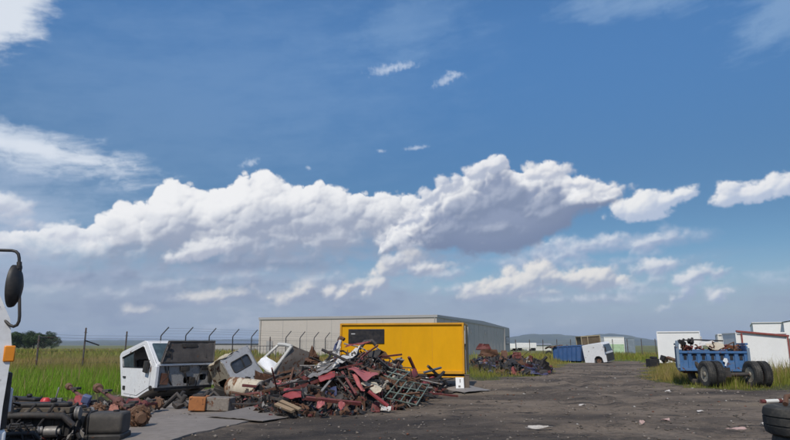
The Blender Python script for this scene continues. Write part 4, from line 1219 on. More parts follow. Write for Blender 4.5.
# ------------------------------------------------------------------ burnt van cab lying tipped behind it
def burnt_cab():
    BW = paint('burnt_white', (0.36, 0.37, 0.39), 0.6, 0, 0.6, dirtc=(0.17, 0.15, 0.13), rust=0.22, sc_=1.4, bmp=0.25)
    BC = paint('burnt_cream', (0.52, 0.46, 0.34), 0.7, 0, 0.55, dirtc=(0.12, 0.08, 0.05), rust=0.42, sc_=1.5, bmp=0.35)
    c = P(235, 373.5, 19.7)
    t = thing('burnt_cab', 'pale scorched van cab tipped on its side beside the white cab, one dark window showing', 'van cab', (c.x, c.y, 0.0))
    M = TM(0, 0, c.z) @ RM(0, R(-34), 0) @ RM(0, 0, R(38)) @ RM(R(8), 0, 0)
    W, H, D = 1.02, 1.0, 1.25                                 # half sizes below
    w, h, d = W / 2, H / 2 + 0.08, D / 2
    b = MB(); F_ = Matrix(((1, 0, 0, 0), (0, 0, -1, -d), (0, 1, 0, 0), (0, 0, 0, 1)))
    win = rrect(-0.28, 0.02, 0.36, 0.36, 0.07)
    b.plate(rrect(-w, -h, w, h, 0.10), [win, rrect(-0.2, -0.36, 0.1, -.3, .02)], M @ F_, -0.05)
    b.obj('door_side', BW, t, bevel=.015)
    MB().prism(win, M @ F_ @ TM(0, 0, -.03), .01).obj('window', glass('burnt_glass', (.03, .035, .045), .12), t)
    b = MB(); b.tube([M @ F_ @ Vector((x, z, .004)) for x, z in win], .018, 6, closed=True); b.beam(M @ F_ @ Vector((.10, .02, 0)), M @ F_ @ Vector((.12, .36, 0)), .03, .03); b.obj('window_seal', BLKP, t)
    L_ = Matrix(((0, 0, -1, -w), (1, 0, 0, 0), (0, 1, 0, 0), (0, 0, 0, 1)))
    b = MB(); b.plate(rrect(-d, -h, d, h, .10), [rrect(-.42, -.44, .30, .02, .10)], M @ L_, -.05); b.obj('rear_wall', BC, t, bevel=.015)
    b = MB(); b.quadsheet(M @ Vector((-w, -d, h)), M @ Vector((w, -d, h)), M @ Vector((w, d, h)), M @ Vector((-w, d, h)), .03, (8, 8), .035, 5)
    b.quadsheet(M @ Vector((w, -d, h)), M @ Vector((w, -d, -h)), M @ Vector((w, d, -h)), M @ Vector((w, d, h)), .03, (6, 6), .03, 6)
    b.obj('roof', BW, t)
    b = MB(); b.quadsheet(M @ Vector((-w, d, -h)), M @ Vector((w, d, -h)), M @ Vector((w, d, h)), M @ Vector((-w, d, h)), .03, (4, 4), .02, 7); b.obj('inner_panel', paint('burnt_inside', (.06, .045, .035), .9, 0, .5, rust=.5), t)
    b = MB(); b.quadsheet(M @ Vector((-w - .05, -d, h + .02)), M @ Vector((0.1, -d - .02, h + .05)), M @ Vector((-.05, .1, h + .08)), M @ Vector((-w - .1, .25, h + .03)), .012, (7, 6), .06, 15, ragged=.05); b.obj('peeled_skin', BC, t)
    b = MB(); b.box((.05, 0.1, 0.08), (.9, .8, .15)); b.box((-.4, -.1, .22), (.4, .5, .2), 0, (.2, .3, .2)); b.obj('under_frame', IRON, t, bevel=.02)


burnt_cab()


def bare_cab():
    """third cab: only its door frame, one white panel and the side are left"""
    BR = paint('bare_brown', (0.10, 0.062, 0.045), 0.85, 0, 0.4, rust=0.5, sc_=2)
    GR = paint('bare_grey', (0.17, 0.145, 0.125), 0.8, 0, 0.4, rust=0.35, sc_=2)
    FR = paint('frame_white', (0.55, 0.54, 0.50), 0.55, 0, 0.4, dirtc=(.25, .2, .15), rust=0.12, sc_=2)
    p = [P(258.5, 363, 21.0), P(279, 344.3, 21.2), P(291.5, 346.3, 20.6), P(271, 374, 20.3)]
    c = sum(p, Vector()) / 4; back = Vector((1.05, 0.95, -0.42))
    t = thing('stripped_cab', 'stripped cab shell with white slanting door frame and brown inside, behind the rusty tank', 'cab shell', (c.x, c.y, 0)); o = Vector((c.x, c.y, 0)); p = [q - o for q in p]
    q = [x + back * 0.8 for x in p]
    b = MB(); b.tube([p[0], p[0].lerp(p[1], .5), p[1]], .045, 8); b.tube([p[1] - Vector((.02, 0, 0)), p[1].lerp(p[2], .5) + Vector((0, 0, .02)), p[2]], .06, 8); b.tube([p[2], p[2].lerp(p[3], .5), p[3]], .055, 8); b.tube([p[0], p[3]], .05, 8)
    b.obj('door_frame', FR, t)
    b = MB(); b.quadsheet(p[0], p[0].lerp(p[1], .36), p[3].lerp(p[2], .34), p[3], .03, (6, 5), .03, 2); b.obj('white_panel', CABW, t)
    b = MB(); b.quadsheet(p[2], q[2], q[3], p[3], .03, (6, 6), .04, 4); b.obj('side_panel', GR, t)
    b = MB(); b.quadsheet(q[0], q[1], q[2], q[3], .03, (6, 6), .05, 5); b.obj('rear_wall', BR, t)
    b = MB(); b.quadsheet(p[1], q[1], q[2], p[2], .03, (5, 4), .03, 6); b.obj('roof', GR, t)
    b = MB(); b.quadsheet(p[0], q[0], q[3], p[3], .03, (5, 4), .03, 7); b.obj('floor_panel', BR, t)
    b = MB(); m = [x.lerp(y, .5) for x, y in zip(p, q)]; b.quadsheet(m[0].lerp(m[1], .4), m[1].lerp(m[0], .12), m[2].lerp(m[3], .12), m[3].lerp(m[2], .4), .12, (5, 4), .06, 8); b.obj('seat_back', BR, t)
    b = MB(); b.beam((-.3, .1, .04), m[0], .12, .1); b.beam((.35, .3, .04), m[3], .12, .1); b.obj('prop_leg', IRON, t)


bare_cab()

# ------------------------------------------------------------------ yellow box body with a black window
def yellow_box():
    YEL = paint('yellow_panel', (0.68, 0.335, 0.003), 0.6, 0, 0.16, dirtc=(0.42, 0.19, 0.01), sc_=0.7, var=0.10, bmp=0.05, stretch=(1, 1, .35), spec=0.15)
    YEF = paint('yellow_frame', (0.62, 0.29, 0.004), 0.6, 0, 0.35, dirtc=(0.22, 0.12, 0.03), rust=0.1, sc_=1, bmp=.06)
    YEE = paint('end_brown', (0.30, 0.20, 0.06), 0.7, 0, 0.6, dirtc=(0.14, 0.11, 0.08), rust=0.3, sc_=1)  # end door browner and darker than the panels, with dirt and rust blotches
    A, B = P(340, 345, 24.9), P(464, 345, 24.0)
    L = (B - A).length; ang = math.atan2(B.y - A.y, B.x - A.x)
    t = thing('yellow_box_body', 'bright yellow truck box body with a black window panel, standing behind the big scrap heap', 'box body', (A.x, A.y, 0), (0, 0, ang))
    z0, z1, D = 0.52, 2.45, 2.25
    b = MB(); b.box((L / 2, D / 2, (z0 + z1) / 2), (L - .06, D - .06, z1 - z0 - .06)); b.obj('panels', YEL, t)
    b = MB()
    for y in (0, D):
        b.box((L / 2, y, z1 - .03), (L - .13, .07, .075)); b.box((L / 2, y, z0 + .05), (L - .13, .07, .12))
        for x in (.03, L - .03): b.box((x, y, (z0 + z1) / 2), (.07, .074, z1 - z0 + .006))
    for x in (.03, L - .03):
        for z in (z0 + .05, z1 - .03): b.box((x, D / 2, z), (.066, D - .08, .076))
    b.obj('corner_frame', YEF, t, bevel=.008)
    b = MB()
    for k in range(1, 4): b.box((L * k / 4 + (.1 if k == 1 else 0), .027, 1.45), (.010, .008, 1.8))
    b.obj('panel_joints', YEF, t)
    x0, x1 = (348.5 - 340) / 124 * L, (385.3 - 340) / 124 * L
    w = MB().box(((x0 + x1) / 2, .02, 1.94), (x1 - x0, .05, .57)).obj('window', paint('window_black', (.012, .011, .013), .4, 0, .2), t, bevel=.01)
    MB().box((x0 + .20, -.008, 2.04), (.16, .008, .035)).obj('sticker', paint('sticker', (.5, .5, .5), .6), w)
    b = MB(); b.plate([(0, z0 + .1), (D, z0 + .1), (D, z1 - .06), (0, z1 - .06)], [], YZ(L - .015), .02); b.obj('end_door', YEE, t)
    b = MB(); b.beam((L + .03, .3, z0), (L + .03, .3, z1 - .1), .03, .03); b.beam((L + .03, D - .3, z0), (L + .03, D - .3, z1 - .1), .03, .03); b.box((L + .03, .12, 1.9), (.04, .08, .5)); b.obj('lock_bar', paint('pale_bar', (.45, .44, .42), .6, 0, .4, rust=.2), t)
    b = MB()
    for y in (.35, D - .35): b.channel((.1, y, z0 - .10), (L - .1, y, z0 - .10), .08, .16, .012, roll=0)
    for k in range(8): b.box((.3 + (L - .6) * k / 7, D / 2, z0 - .045), (.07, D - .1, .08))
    b.obj('sub_frame', paint('sub_frame', (.03, .022, .018), .8, 0, .5, rust=.4), t)
    b = MB(); b.box((L * .9, .06, z0 - .12), (L * .19, .06, .05)); b.obj('skirt_strip', YEF, t)
    b = MB()
    for x in (.4, L * .5, L - .12):
        for y in (.25, D - .25): b.box((x, y, (z0 - .17) / 2), (.16, .16, z0 - .18))
    b.obj('stand_block', paint('stand_grey', (.10, .09, .08), .8, 0, .5), t)


yellow_box()

# ------------------------------------------------------------------ blue trailer on dual wheels, filled with scrap
def blue_trailer():
    BLU = paint('trailer_blue', (0.034, 0.13, 0.31), 0.65, 0, 0.55, dirtc=(0.15, 0.16, 0.165), rust=0.24, sc_=1.2, var=.2)
    BLD = paint('trailer_blue_grey', (0.17, 0.24, 0.32), 0.6, 0, 0.4, rust=0.2, sc_=1.5)
    c = P(713, 360, 25.0); rz = R(-22)
    t = thing('scrap_trailer', 'blue ribbed trailer on dual wheels with rusty scrap heaped inside, in the right hand grass', 'trailer', (c.x, c.y, 0), (0, 0, rz))
    w, D = 1.22, 2.6; z0, z1, z2 = 0.58, 1.36, 1.68
    b = MB(); b.box((0, 0.03, (z0 + z1) / 2), (2 * w - .04, .03, z1 - z0)); b.box((0, -.02, z1 - .04), (2 * w, .13, .09)); b.box((0, -.01, z0 + .05), (2 * w, .10, .10))
    n = 7
    for k in range(n + 1): b.box((-w + .05 + (2 * w - .1) * k / n, -.015, (z0 + z1) / 2), (.13, .08, z1 - z0 - .15))
    b.obj('front_board', BLU, t, bevel=.008)
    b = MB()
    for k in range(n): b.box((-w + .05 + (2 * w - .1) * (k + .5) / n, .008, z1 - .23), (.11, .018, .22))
    b.obj('dark_insets', paint('inset_dark', (.008, .012, .022), .8, 0, .2), t)  # dark plates near the top of each recess between the ribs
    for s in (-1, 1):
        b = MB(); b.box((s * w, D / 2, (z0 + z1) / 2 + .1), (.035, D - .02, z2 - z0 - .05)); b.box((s * (w + .02), D / 2, z2 - .04), (.10, D - .02, .08))
        for k in range(6): b.box((s * (w + .03), .12 + (D - .24) * k / 5, 1.1), (.06, .08, z2 - z0 - .2))
        b.obj('side_board', BLD if s < 0 else BLU, t, bevel=.008)
    b = MB(); b.box((0, D, (z0 + z1) / 2), (2 * w, .04, z1 - z0)); b.box((0, D - .01, z1 + .02), (2 * w - .1, .10, .07)); b.obj('rear_board', BLU, t, bevel=.008)
    b = MB(); b.box((-w - .05, -.03, (z0 + z2) / 2 + .1), (.11, .10, z2 - z0)); b.box((w + .05, -.03, (z0 + z1) / 2 + .08), (.10, .10, z1 - z0 + .1)); b.obj('corner_post', BLD, t, bevel=.01)
    b = MB(); b.tube([(-w, .05, z2 + .10), (-.5, .9, z2 + .14), (w * .55, D - .1, z2 + .1)], .03, 6); b.obj('top_rail', IRON, t)
    MB().box((0, D / 2, z0 + .02), (2 * w, D, .05)).obj('bed_floor', IRON, t)
    b = MB()
    for x in (-.45, .45): b.beam((x, -.1, z0 - .1), (x, D + .1, z0 - .1), .09, .16)
    b.obj('chassis_rail', IRON, t)
    b = MB(); b.prism([(.34, .98), (.40, 1.10), (.50, 1.08), (.52, .96), (.46, .86), (.44, .78), (.39, .80), (.42, .92)], XZ(-.072), .012); b.obj('white_mark', paint('mark_white', (.72, .74, .74), .6, 0, .2), t)
    # axle turned straight across; duals at both ends
    iv = Matrix.Rotation(-rz, 4, 'Z'); yaw = -rz
    def loc(px, Y, z=.5): q = P(px, 360, Y); v = iv @ (Vector((q.x, q.y, 0)) - Vector((c.x, c.y, 0))); v.z = z; return v
    a0, a1 = loc(703.5, 24.3), loc(748.0, 24.1)
    d = (a1 - a0).normalized()
    MB().tube([a0 - d * .05, a0 + d * .35, a0.lerp(a1, .5) - Vector((0, 0, .02)), a1, a1 + d * .5], [.07, .075, .085, .075, .07], 10).obj('axle', IRON, t)
    for q, rim in ((a0 + d * .08, RIMC), (a0 + d * .40, RIMR), (a1 + d * .10, RIMC), (a1 + d * .46, RIMR)): wheel_parts(t, q, yaw, .5, .27, rim, rub=RUBBERG if rim is RIMC else None)
    b0, b1 = loc(716, 26.6), loc(745, 27.2)
    for q in (b0, b1): wheel_parts(t, q, 0.0, .5, .27, RIMR)
    MB().cyl(b0, b1, .07, 8).obj('axle', IRON, t)
    b = MB(); b.box(a0.lerp(a1, .5) + Vector((0, .1, .0)), (.25, .5, .2)); b.beam(a0.lerp(a1, .5) + Vector((0, .1, .1)), (0, .5, z0 - .1), .3, .3); b.obj('turntable', IRON, t)
    return c, rz, w, D, z0, z1, z2


TRAILER = blue_trailer()

# tyres lying about
def loose_tyre(c, rot, r, w, label, mat_=None, name='truck_tyre', group=None):
    t = tyre_mb(r, w, Matrix.Identity(4), 44, r < .505).obj(name, mat_ or RUBBER, None, smooth=30); t.location = c; t.rotation_euler = rot
    return tag(t, label, 'tyre', group)


g = P(811, 360, 7.0)
for k, (dx, dy, lb) in enumerate(((0, 0, 'large worn tyre at the bottom of the stack of three near the camera'), (.03, -.02, 'large worn tyre in the middle of the stack of three near the camera'), (-.02, .02, 'large grey tyre lying on top of the stack of three near the camera'))):
    loose_tyre((g.x + dx, g.y + dy, 0.02 + 0.155 + .302 * k), (0, 0, k * 1.3), .51, .31, lb, RUBBERG)
q = P(695.5, 360, 25.4); loose_tyre((q.x, q.y, .50), (R(4), R(90), R(12)), .47, .26, 'brown dusty tyre standing in the grass left of the trailer wheels', paint('tyre_brown', (.06, .05, .04), .9, 0, .6, dirtc=(.16, .13, .1)))
q = G(752, 384); loose_tyre((q.x, q.y, .11), (R(3), R(-4), 0), .50, .24, 'flat lying tyre with a pale rim under the trailer axle end', RUBBERG)

# ------------------------------------------------------------------ white panels and boxes to the right and far back
PAN = paint('panel_white', (0.78, 0.78, 0.76), 0.5, 0, 0.15, dirtc=(.4, .36, .3), var=.05, sc_=.6, bmp=.04)
PAN2 = paint('panel_offwhite', (0.66, 0.65, 0.60), 0.5, 0, 0.2, dirtc=(.35, .3, .25), var=.05, sc_=.6)


def box_body(name, px0, px1, Y, z0, z1, D, label, mat_, frame=None, cat='box body', rz=0.0):
    a, c = P(px0, 345, Y), P(px1, 345, Y); L = c.x - a.x
    t = thing(name, label, cat, (a.x, a.y, 0), (0, 0, rz))
    MB().box((L / 2, D / 2, (z0 + z1) / 2), (L - .04, D - .04, z1 - z0)).obj('panels', mat_, t)
    b = MB()
    for y in (0, D):
        for z in (z0, z1): b.box((L / 2, y, z), (L, .08, .09))
        for x in (.03, L - .03): b.box((x, y, (z0 + z1) / 2), (.075, .074, z1 - z0 - .1))
    for x in (.03, L - .03):
        for z in (z0, z1): b.box((x, D / 2, z), (.07, D - .1, .085))
    b.obj('corner_frame', frame or mat_, t, bevel=.008)
    return t, L


t, L = box_body('white_box_body', 657.5, 696.5, 49.5, .25, 2.62, 3.4, 'plain white box body standing on the grass behind the blue trailer', PAN, None, 'box body', R(-25))
b = MB(); b.box((.45, -.03, .42), (.5, .03, .2)); b.obj('vent', BLKP, t)
b = MB(); b.box((L / 2, 2.5, .12), (.3, 4.4, .24)); b.box((.35, 2.5, .12), (.2, 4.4, .24)); b.box((L - .35, 2.5, .12), (.2, 4.4, .24)); b.obj('skid', IRON, t)
t, L = box_body('light_panel_box', 697.5, 702, 54, .1, 2.3, 1.4, 'narrow pale grey box just right of the white box body', paint('pale_grey', (.5, .5, .5), .6, 0, .2), None, 'box body', R(-25))
t, L = box_body('cream_cabin', 718.5, 735, 41, .1, 2.28, 2.4, 'small cream cabin with a black framed window behind the trailer', PAN2, PAN2, 'cabin', R(-24))
w = MB().box((L * .66, -.05, 1.55), (L * .52, .06, 1.1)).obj('window', BLACK, t)
MB().box((L * .64, -.085, 1.5), (L * .42, .02, .92)).obj('pane', paint('olive_pane', (.30, .28, .21), .4, 0, .4), w)
RED = paint('red_steel', (0.26, 0.055, 0.045), 0.6, 0, 0.4, dirtc=(.16, .1, .08), rust=.25, sc_=2)
t, L = box_body('red_framed_box', 736.5, 784, 35.0, .15, 2.26, 2.2, 'white panelled box with a dark red top rail and red end post', PAN, PAN, 'box body', R(-10))
b = MB(); b.beam((.03, -.05, 2.37), (L + .06, -.05, 2.10), .10, .10); b.obj('top_rail', RED, t, bevel=.01)
for x, z in ((.30, 2.25), (L - .02, 2.05)): MB().beam((x, -.055, .1), (x, -.055, z), .07, .09).obj('post', RED, t, bevel=.008)

# far back: blue skip, tipped white cab, boxes, trailers
BLS = paint('skip_blue', (0.028, 0.095, 0.26), 0.6, 0, 0.3, rust=.15, sc_=1)
a, c = P(553.5, 345, 60), P(580, 345, 59); L = (c - a).length
t = thing('blue_skip', 'dark blue ribbed skip far down the yard beside the tipped white cab', 'skip', (a.x, a.y, 0), (0, 0, math.atan2(c.y - a.y, c.x - a.x)))
b = MB(); b.add([(0, 0, .12), (L, 0, .12), (L, 2, .12), (0, 2, .12), (-.1, -.1, 1.42), (L + .15, -.1, 1.58), (L + .15, 2.1, 1.58), (-.1, 2.1, 1.42)], [(0, 3, 2, 1), (0, 1, 5, 4), (1, 2, 6, 5), (2, 3, 7, 6), (3, 0, 4, 7)]); b.obj('shell', BLS, t)
b = MB(); b.beam((-.1, -.1, 1.42), (L + .15, -.1, 1.58), .1, .09); b.beam((-.1, 2.1, 1.42), (L + .15, 2.1, 1.58), .1, .09)
for k in range(7): b.beam((L * k / 6, -.04, .15), (L * k / 6 + (.06 if k else -.05), -.13, 1.42 + .02 * k), .08, .07)
b.obj('ribs', BLS, t)
b = MB(); b.box((L / 2, 1, .06), (L, 1.4, .12)); b.obj('skid', IRON, t)
b = MB()
for k, (x, z) in enumerate(((.2, 1.35), (.7, 1.4), (1.3, 1.42), (1.8, 1.45))): b.quadsheet((x, .4, z), (x + .5, .3, z + .1), (x + .6, 1.4, z + .05), (x + .1, 1.5, z - .1), .03, (5, 5), .1, k)
b.thing('skip_scrap', paint('brown_scrap', (.11, .065, .045), .85, 0, .4, rust=.5), 'brown scrap sheets lying in the far dark blue skip', 'scrap').location = Vector((a.x + .3, a.y + .2, 1.2))


def tipped_cab():
    c = P(598, 352, 58.0)
    t = thing('tipped_cab', 'white cab leaning over at the far end of the yard beside the blue skip', 'truck cab', (c.x, c.y, 0.0))
    M = TM(0, 0, .95) @ RM(0, R(-7), 0) @ RM(0, 0, R(-38)) @ TM(0, 0, -.95)
    prof = [(x * .74, z * 1.06) for x, z in ((-1.35, .05), (-1.42, 1.62), (1.0, 1.72), (1.18, 1.55), (1.42, .9), (1.42, .05), (.95, .05), (.85, .45), (.55, .6), (.15, .6), (-.1, .42), (-.2, .05))]
    b = MB()
    for y in (-1.0, .95): b.plate(prof, [], M @ XZ(y), .05)
    for (x0, z0), (x1, z1) in zip(prof, prof[1:] + prof[:1]): b.add([(x0, -.96, z0), (x1, -.96, z1), (x1, .96, z1), (x0, .96, z0)], [(0, 1, 2, 3)], 0, M)
    b.obj('cab_shell', CABW, t, bevel=.015)
    b = MB(); b.add([(.90, -.85, 1.62), (1.07, -.88, 1.0), (1.07, .88, 1.0), (.90, .85, 1.62)], [(0, 1, 2, 3)], 0, M); b.obj('windscreen', WIN, t)
    b = MB(); b.box((1.07, 0, .45), (.06, 1.9, .7), 0, (0, 0, 0), M); b.obj('grille', BLKP, t)
    b = MB(); b.box((1.14, -1.15, 1.2), (.1, .12, .45), 0, (0, 0, 0), M); b.tube([M @ Vector((.9, -1.0, 1.45)), M @ Vector((1.1, -1.14, 1.38))], .02, 6); b.obj('side_mirror', BLKP, t)
    wheel_parts(t, M @ Vector((.27, -.72, .22)), R(52), .36, .24, RIMR); wheel_parts(t, M @ Vector((.27, .72, .22)), R(52), .36, .24, RIMR)


tipped_cab()
OL = paint('olive_brown', (.115, .085, .05), .8, 0, .4, rust=.3); FRM = paint('ochre_frame', (.36, .30, .19), .7, 0, .4, rust=.2)
a = P(583, 345, 61.5)
t = thing('rusty_crate', 'brown open crate body with pale frame resting tilted behind the tipped white cab', 'crate', (a.x, a.y, 0), (0, R(-4), 0))
MB().box((.95, .9, 1.95), (1.8, 1.7, .85)).obj('crate_sides', OL, t)
b = MB()
for y in (.02, 1.78):
    for z in (1.52, 2.42): b.box((.95, y, z), (1.95, .08, .09))
    for x in (.02, .65, 1.88): b.box((x, y, 1.97), (.08, .075, .82))
for x in (.02, 1.88):
    for z in (1.52, 2.42): b.box((x, .9, z), (.075, 1.7, .085))
b.obj('crate_frame', FRM, t)
MB().box((.95, .9, .74), (1.6, 1.4, 1.46)).obj('base_block', IRON, t)
t, L = box_body('white_container', 604.5, 624.5, 112, .1, 3.0, 3.0, 'white container with pale green lower half far behind the tipped cab', PAN, PAN, 'container')
MB().box((L / 2, -.03, .95), (L - .2, .03, 1.6)).obj('green_band', paint('pale_green', (.42, .58, .36), .6, 0, .1), t)
t, L = box_body('grey_container', 625.5, 635, 114, .1, 2.9, 3.0, 'blue grey container beside the white and green one far off', paint('slate', (.20, .25, .30), .6, 0, .2), None, 'container')


def semi(px0, px1, Y, label, low, z1=3.0, z0=1.0):
    a, c = P(px0, 345, Y), P(px1, 345, Y); L = c.x - a.x
    t = thing('far_trailer', label, 'trailer', (a.x, a.y, 0))
    MB().box((L / 2, 1.2, (z0 + z1) / 2), (L, 2.4, z1 - z0)).obj('box', PAN, t, bevel=.05)
    MB().box((L / 2, 1.2, z0 - .02), (L - .3, 2.3, .5)).obj('skirt', low, t)
    for x in (L * .12, L * .2, L * .78, L * .88):
        b = MB(); b.cyl((x, 0.05, .45), (x, .35, .45), .45, 14); b.cyl((x, 2.05, .45), (x, 2.35, .45), .45, 14); b.obj('wheel_pair', RUBBER, t)


semi(506.5, 516, 165, 'white trailer nearest the warehouse end, far across the field', PAN2, 2.0, .7)
semi(516.6, 536.5, 168, 'long white trailer far across the field right of the warehouse end', PAN2, 2.2, .8)
t, L = box_body('cream_shed', 527, 551, 176, .1, 1.55, 4, 'low cream shed far across the field behind the second scrap heap', PAN2, PAN2, 'shed')
MB().add([(-.2, -.3, 1.62), (L + .2, -.3, 1.62), (L + .2, 2, 2.1), (-.2, 2, 2.1), (L + .2, 4.3, 1.62), (-.2, 4.3, 1.62)], [(0, 1, 2, 3), (3, 2, 4, 5), (1, 4, 2), (0, 3, 5)]).obj('roof', ROOFM, t)


# ------------------------------------------------------------------ scrap metal
S_DARK = paint('scrap_dark', (0.046, 0.041, 0.038), 0.75, 0.1, 0.6, dirtc=(.15, .12, .095), rust=.2, sc_=2.5, bmp=.4)
S_BLACK = paint('scrap_black', (0.014, 0.013, 0.014), 0.7, 0, 0.4, dirtc=(.06, .05, .045), sc_=2.5)
S_RUST = paint('scrap_rust', (0.115, 0.056, 0.032), 0.85, 0, 0.45, dirtc=(.06, .035, .025), rust=.4, sc_=3, bmp=.4)
S_GREY = paint('scrap_grey', (0.25, 0.235, 0.22), 0.65, 0.1, 0.5, rust=.25, sc_=2.5)
S_RED = paint('scrap_red', (0.29, 0.045, 0.045), 0.6, 0, 0.35, dirtc=(.2, .12, .1), rust=.12, sc_=2)
S_PINK = paint('scrap_faded_red', (0.38, 0.10, 0.10), 0.65, 0, 0.35, dirtc=(.28, .2, .17), rust=.1, sc_=2)
S_DRED = paint('scrap_dark_red', (0.14, 0.026, 0.026), 0.7, 0, 0.45, rust=.35, sc_=2.5)
S_WHITE = paint('scrap_white', (0.60, 0.58, 0.55), 0.6, 0, 0.45, dirtc=(.24, .2, .16), rust=.12, sc_=2, bmp=.25)
S_CREAM = paint('scrap_cream', (0.52, 0.46, 0.36), 0.7, 0, 0.45, dirtc=(.22, .16, .1), rust=.15, sc_=2, bmp=.25)
S_WOOD = paint('scrap_wood', (0.27, 0.19, 0.115), 0.85, 0, 0.4, dirtc=(.1, .08, .06), sc_=3, stretch=(1, 1, .2))
S_BLUE = paint('scrap_blue', (0.045, 0.06, 0.15), 0.6, 0, 0.4, rust=.15, sc_=2)
S_PURP = paint('scrap_violet', (0.058, 0.052, 0.125), 0.5, 0, 0.4, dirtc=(.2, .19, .2), rust=.08, sc_=2)
S_GREEN = paint('scrap_green', (0.13, 0.17, 0.14), 0.6, 0, 0.4, dirtc=(.28, .27, .24), rust=.2, sc_=3)
S_ALL = [S_DARK, S_BLACK, S_RUST, S_GREY, S_DRED, S_WHITE, S_PINK, S_BLUE]


class Heap:
    """a long heap given by its ridge: (photo column, toe distance, ridge distance, ridge height)"""
    def __init__(s, rows):
        s.a = np.array(rows, float)

    def at(s, px, k):
        """k: 0 at the toe, 1 on the ridge, 2 at the back"""
        toe, rid, h = (float(np.interp(px, s.a[:, 0], s.a[:, j])) for j in (1, 2, 3))
        Y = toe + (rid - toe) * k
        z = h * math.sin(min(max(k, 0), 2) * math.pi / 2) ** 0.9 if 0 < k < 2 else 0.0
        q = P(px, 345, Y); q.z = z
        return q

    def surf(s, px, py, out=0.12):
        """the point of the front of the heap that shows at a pixel (its ridge when the pixel is above it)"""
        best, bk = 1e9, 1.0
        for i in range(41):
            k = i / 40; q = s.at(px, k)
            yy = 345 - (q.z - EYE) * FPX / q.y
            if abs(yy - py) < best: best, bk = abs(yy - py), k
        return P(px, py, s.at(px, bk).y - out)


HEAP = Heap([(236, 16.6, 17.6, .05), (255, 14.8, 17.6, .34), (270, 14.5, 17.6, .50), (290, 14.3, 17.8, .64), (310, 14.4, 18.0, .82), (330, 14.8, 18.2, .98), (350, 15.0, 18.6, 1.25), (365, 15.3, 18.8, 1.30), (380, 15.7, 19.0, 1.08),
             (398, 16.3, 19.4, .80), (415, 17.2, 20.0, .52), (430, 19.2, 21.2, .30), (446, 21.4, 22.0, .12)])
FAR = Heap([(470, 38, 42, .2), (480, 35, 42, .5), (495, 34.0, 42, .62), (510, 34, 42, .6), (524, 34, 42, .5), (538, 34.5, 40, .36), (550, 35, 38, .12)])


def shard(b, c, sz, rg, weights):
    mi = rg.choices(range(len(S_ALL)), weights)[0]
    M = TM(c) @ Euler((rg.uniform(0, 6.3), rg.uniform(0, 6.3), rg.uniform(0, 6.3))).to_matrix().to_4x4()
    k = rg.random()
    if k < .38:
        b.quadsheet(M @ Vector((-sz, -sz * .5, 0)), M @ Vector((sz, -sz * rg.uniform(.3, .7), 0)), M @ Vector((sz * rg.uniform(.5, 1), sz * .5, 0)), M @ Vector((-sz, sz * .6, 0)), .008, (3, 2), sz * .22, rg.random(), mi, ragged=.12)
    elif k < .68:
        b.beam(M @ Vector((0, 0, -sz)), M @ Vector((0, 0, sz)), sz * rg.uniform(.06, .2), sz * rg.uniform(.06, .3), mi)
    elif k < .85:
        b.tube([M @ Vector((0, 0, -sz)), M @ Vector((sz * .25, 0, -sz * .2)), M @ Vector((sz * rg.uniform(-.3, .5), sz * .2, sz))], sz * rg.uniform(.05, .13), 6, mi)
    else:
        b.cyl(M @ Vector((0, 0, -sz * .3)), M @ Vector((0, 0, sz * .3)), sz * rg.uniform(.2, .45), 9, mi)


def debris(heap, n, seed, p0, p1, smin, smax, weights, name):
    rg = random.Random(seed); b = MB()
    # the packed core under the loose pieces
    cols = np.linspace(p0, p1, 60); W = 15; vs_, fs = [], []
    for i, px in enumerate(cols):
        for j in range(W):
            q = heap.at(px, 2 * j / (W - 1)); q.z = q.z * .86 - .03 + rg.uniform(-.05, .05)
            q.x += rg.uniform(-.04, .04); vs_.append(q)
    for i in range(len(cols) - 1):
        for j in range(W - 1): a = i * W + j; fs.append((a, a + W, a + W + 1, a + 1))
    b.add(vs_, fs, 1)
    for _ in range(n):
        px = rg.uniform(p0, p1); k = rg.uniform(-.06, 1.5); q = heap.at(px, k)
        sz = smin + (smax - smin) * rg.random() ** 2.2
        q.z += rg.uniform(-.03, .10) * min(1, q.z * 2 + .3) + (sz * .25 if k < .1 else 0)
        shard(b, q, sz, rg, weights)
    return tag(b.obj(name, S_ALL, smooth=30), kind='stuff')


debris(HEAP, 4200, 5, 240, 445, .03, .20, [36, 26, 24, 7, 13, 1.6, 2.4, .5], 'scrap_debris')
debris(FAR, 1700, 9, 471, 549, .06, .42, [36, 38, 14, 4, 6, 1, 1, 4], 'scrap_debris')


def piece(name, mb, mat_, label, cat, group=None, bevel=0.0):
    return mb.thing(name, mat_, label, cat, group, bevel)


def bars(heap, n, seed, p0, p1, kmin, kmax, lmin, lmax, make, name, mat_, label, cat, group):
    """loose long pieces of one kind lying criss-cross on a heap, every one its own thing"""
    rg = random.Random(seed)
    for i in range(n):
        px = rg.uniform(p0, p1); k = rg.uniform(kmin, kmax); c = heap.at(px, k); L = rg.uniform(lmin, lmax) / 2
        a = rg.uniform(0, 6.28); el = rg.uniform(-.4, .45) if rg.random() < .85 else rg.uniform(.4, .8); d = Vector((math.cos(a) * math.cos(el), math.sin(a) * math.cos(el), math.sin(el))) * L
        c.z = c.z + .02 + abs(d.z) * .25 + rg.uniform(-.05, .06)
        p, q = c - d, c + d
        p.z, q.z = max(p.z, .05), max(q.z, .05)
        b = MB(); make(b, p, q, rg); piece(name, b, mat_[i % len(mat_)] if isinstance(mat_, list) else mat_, label, cat, group)


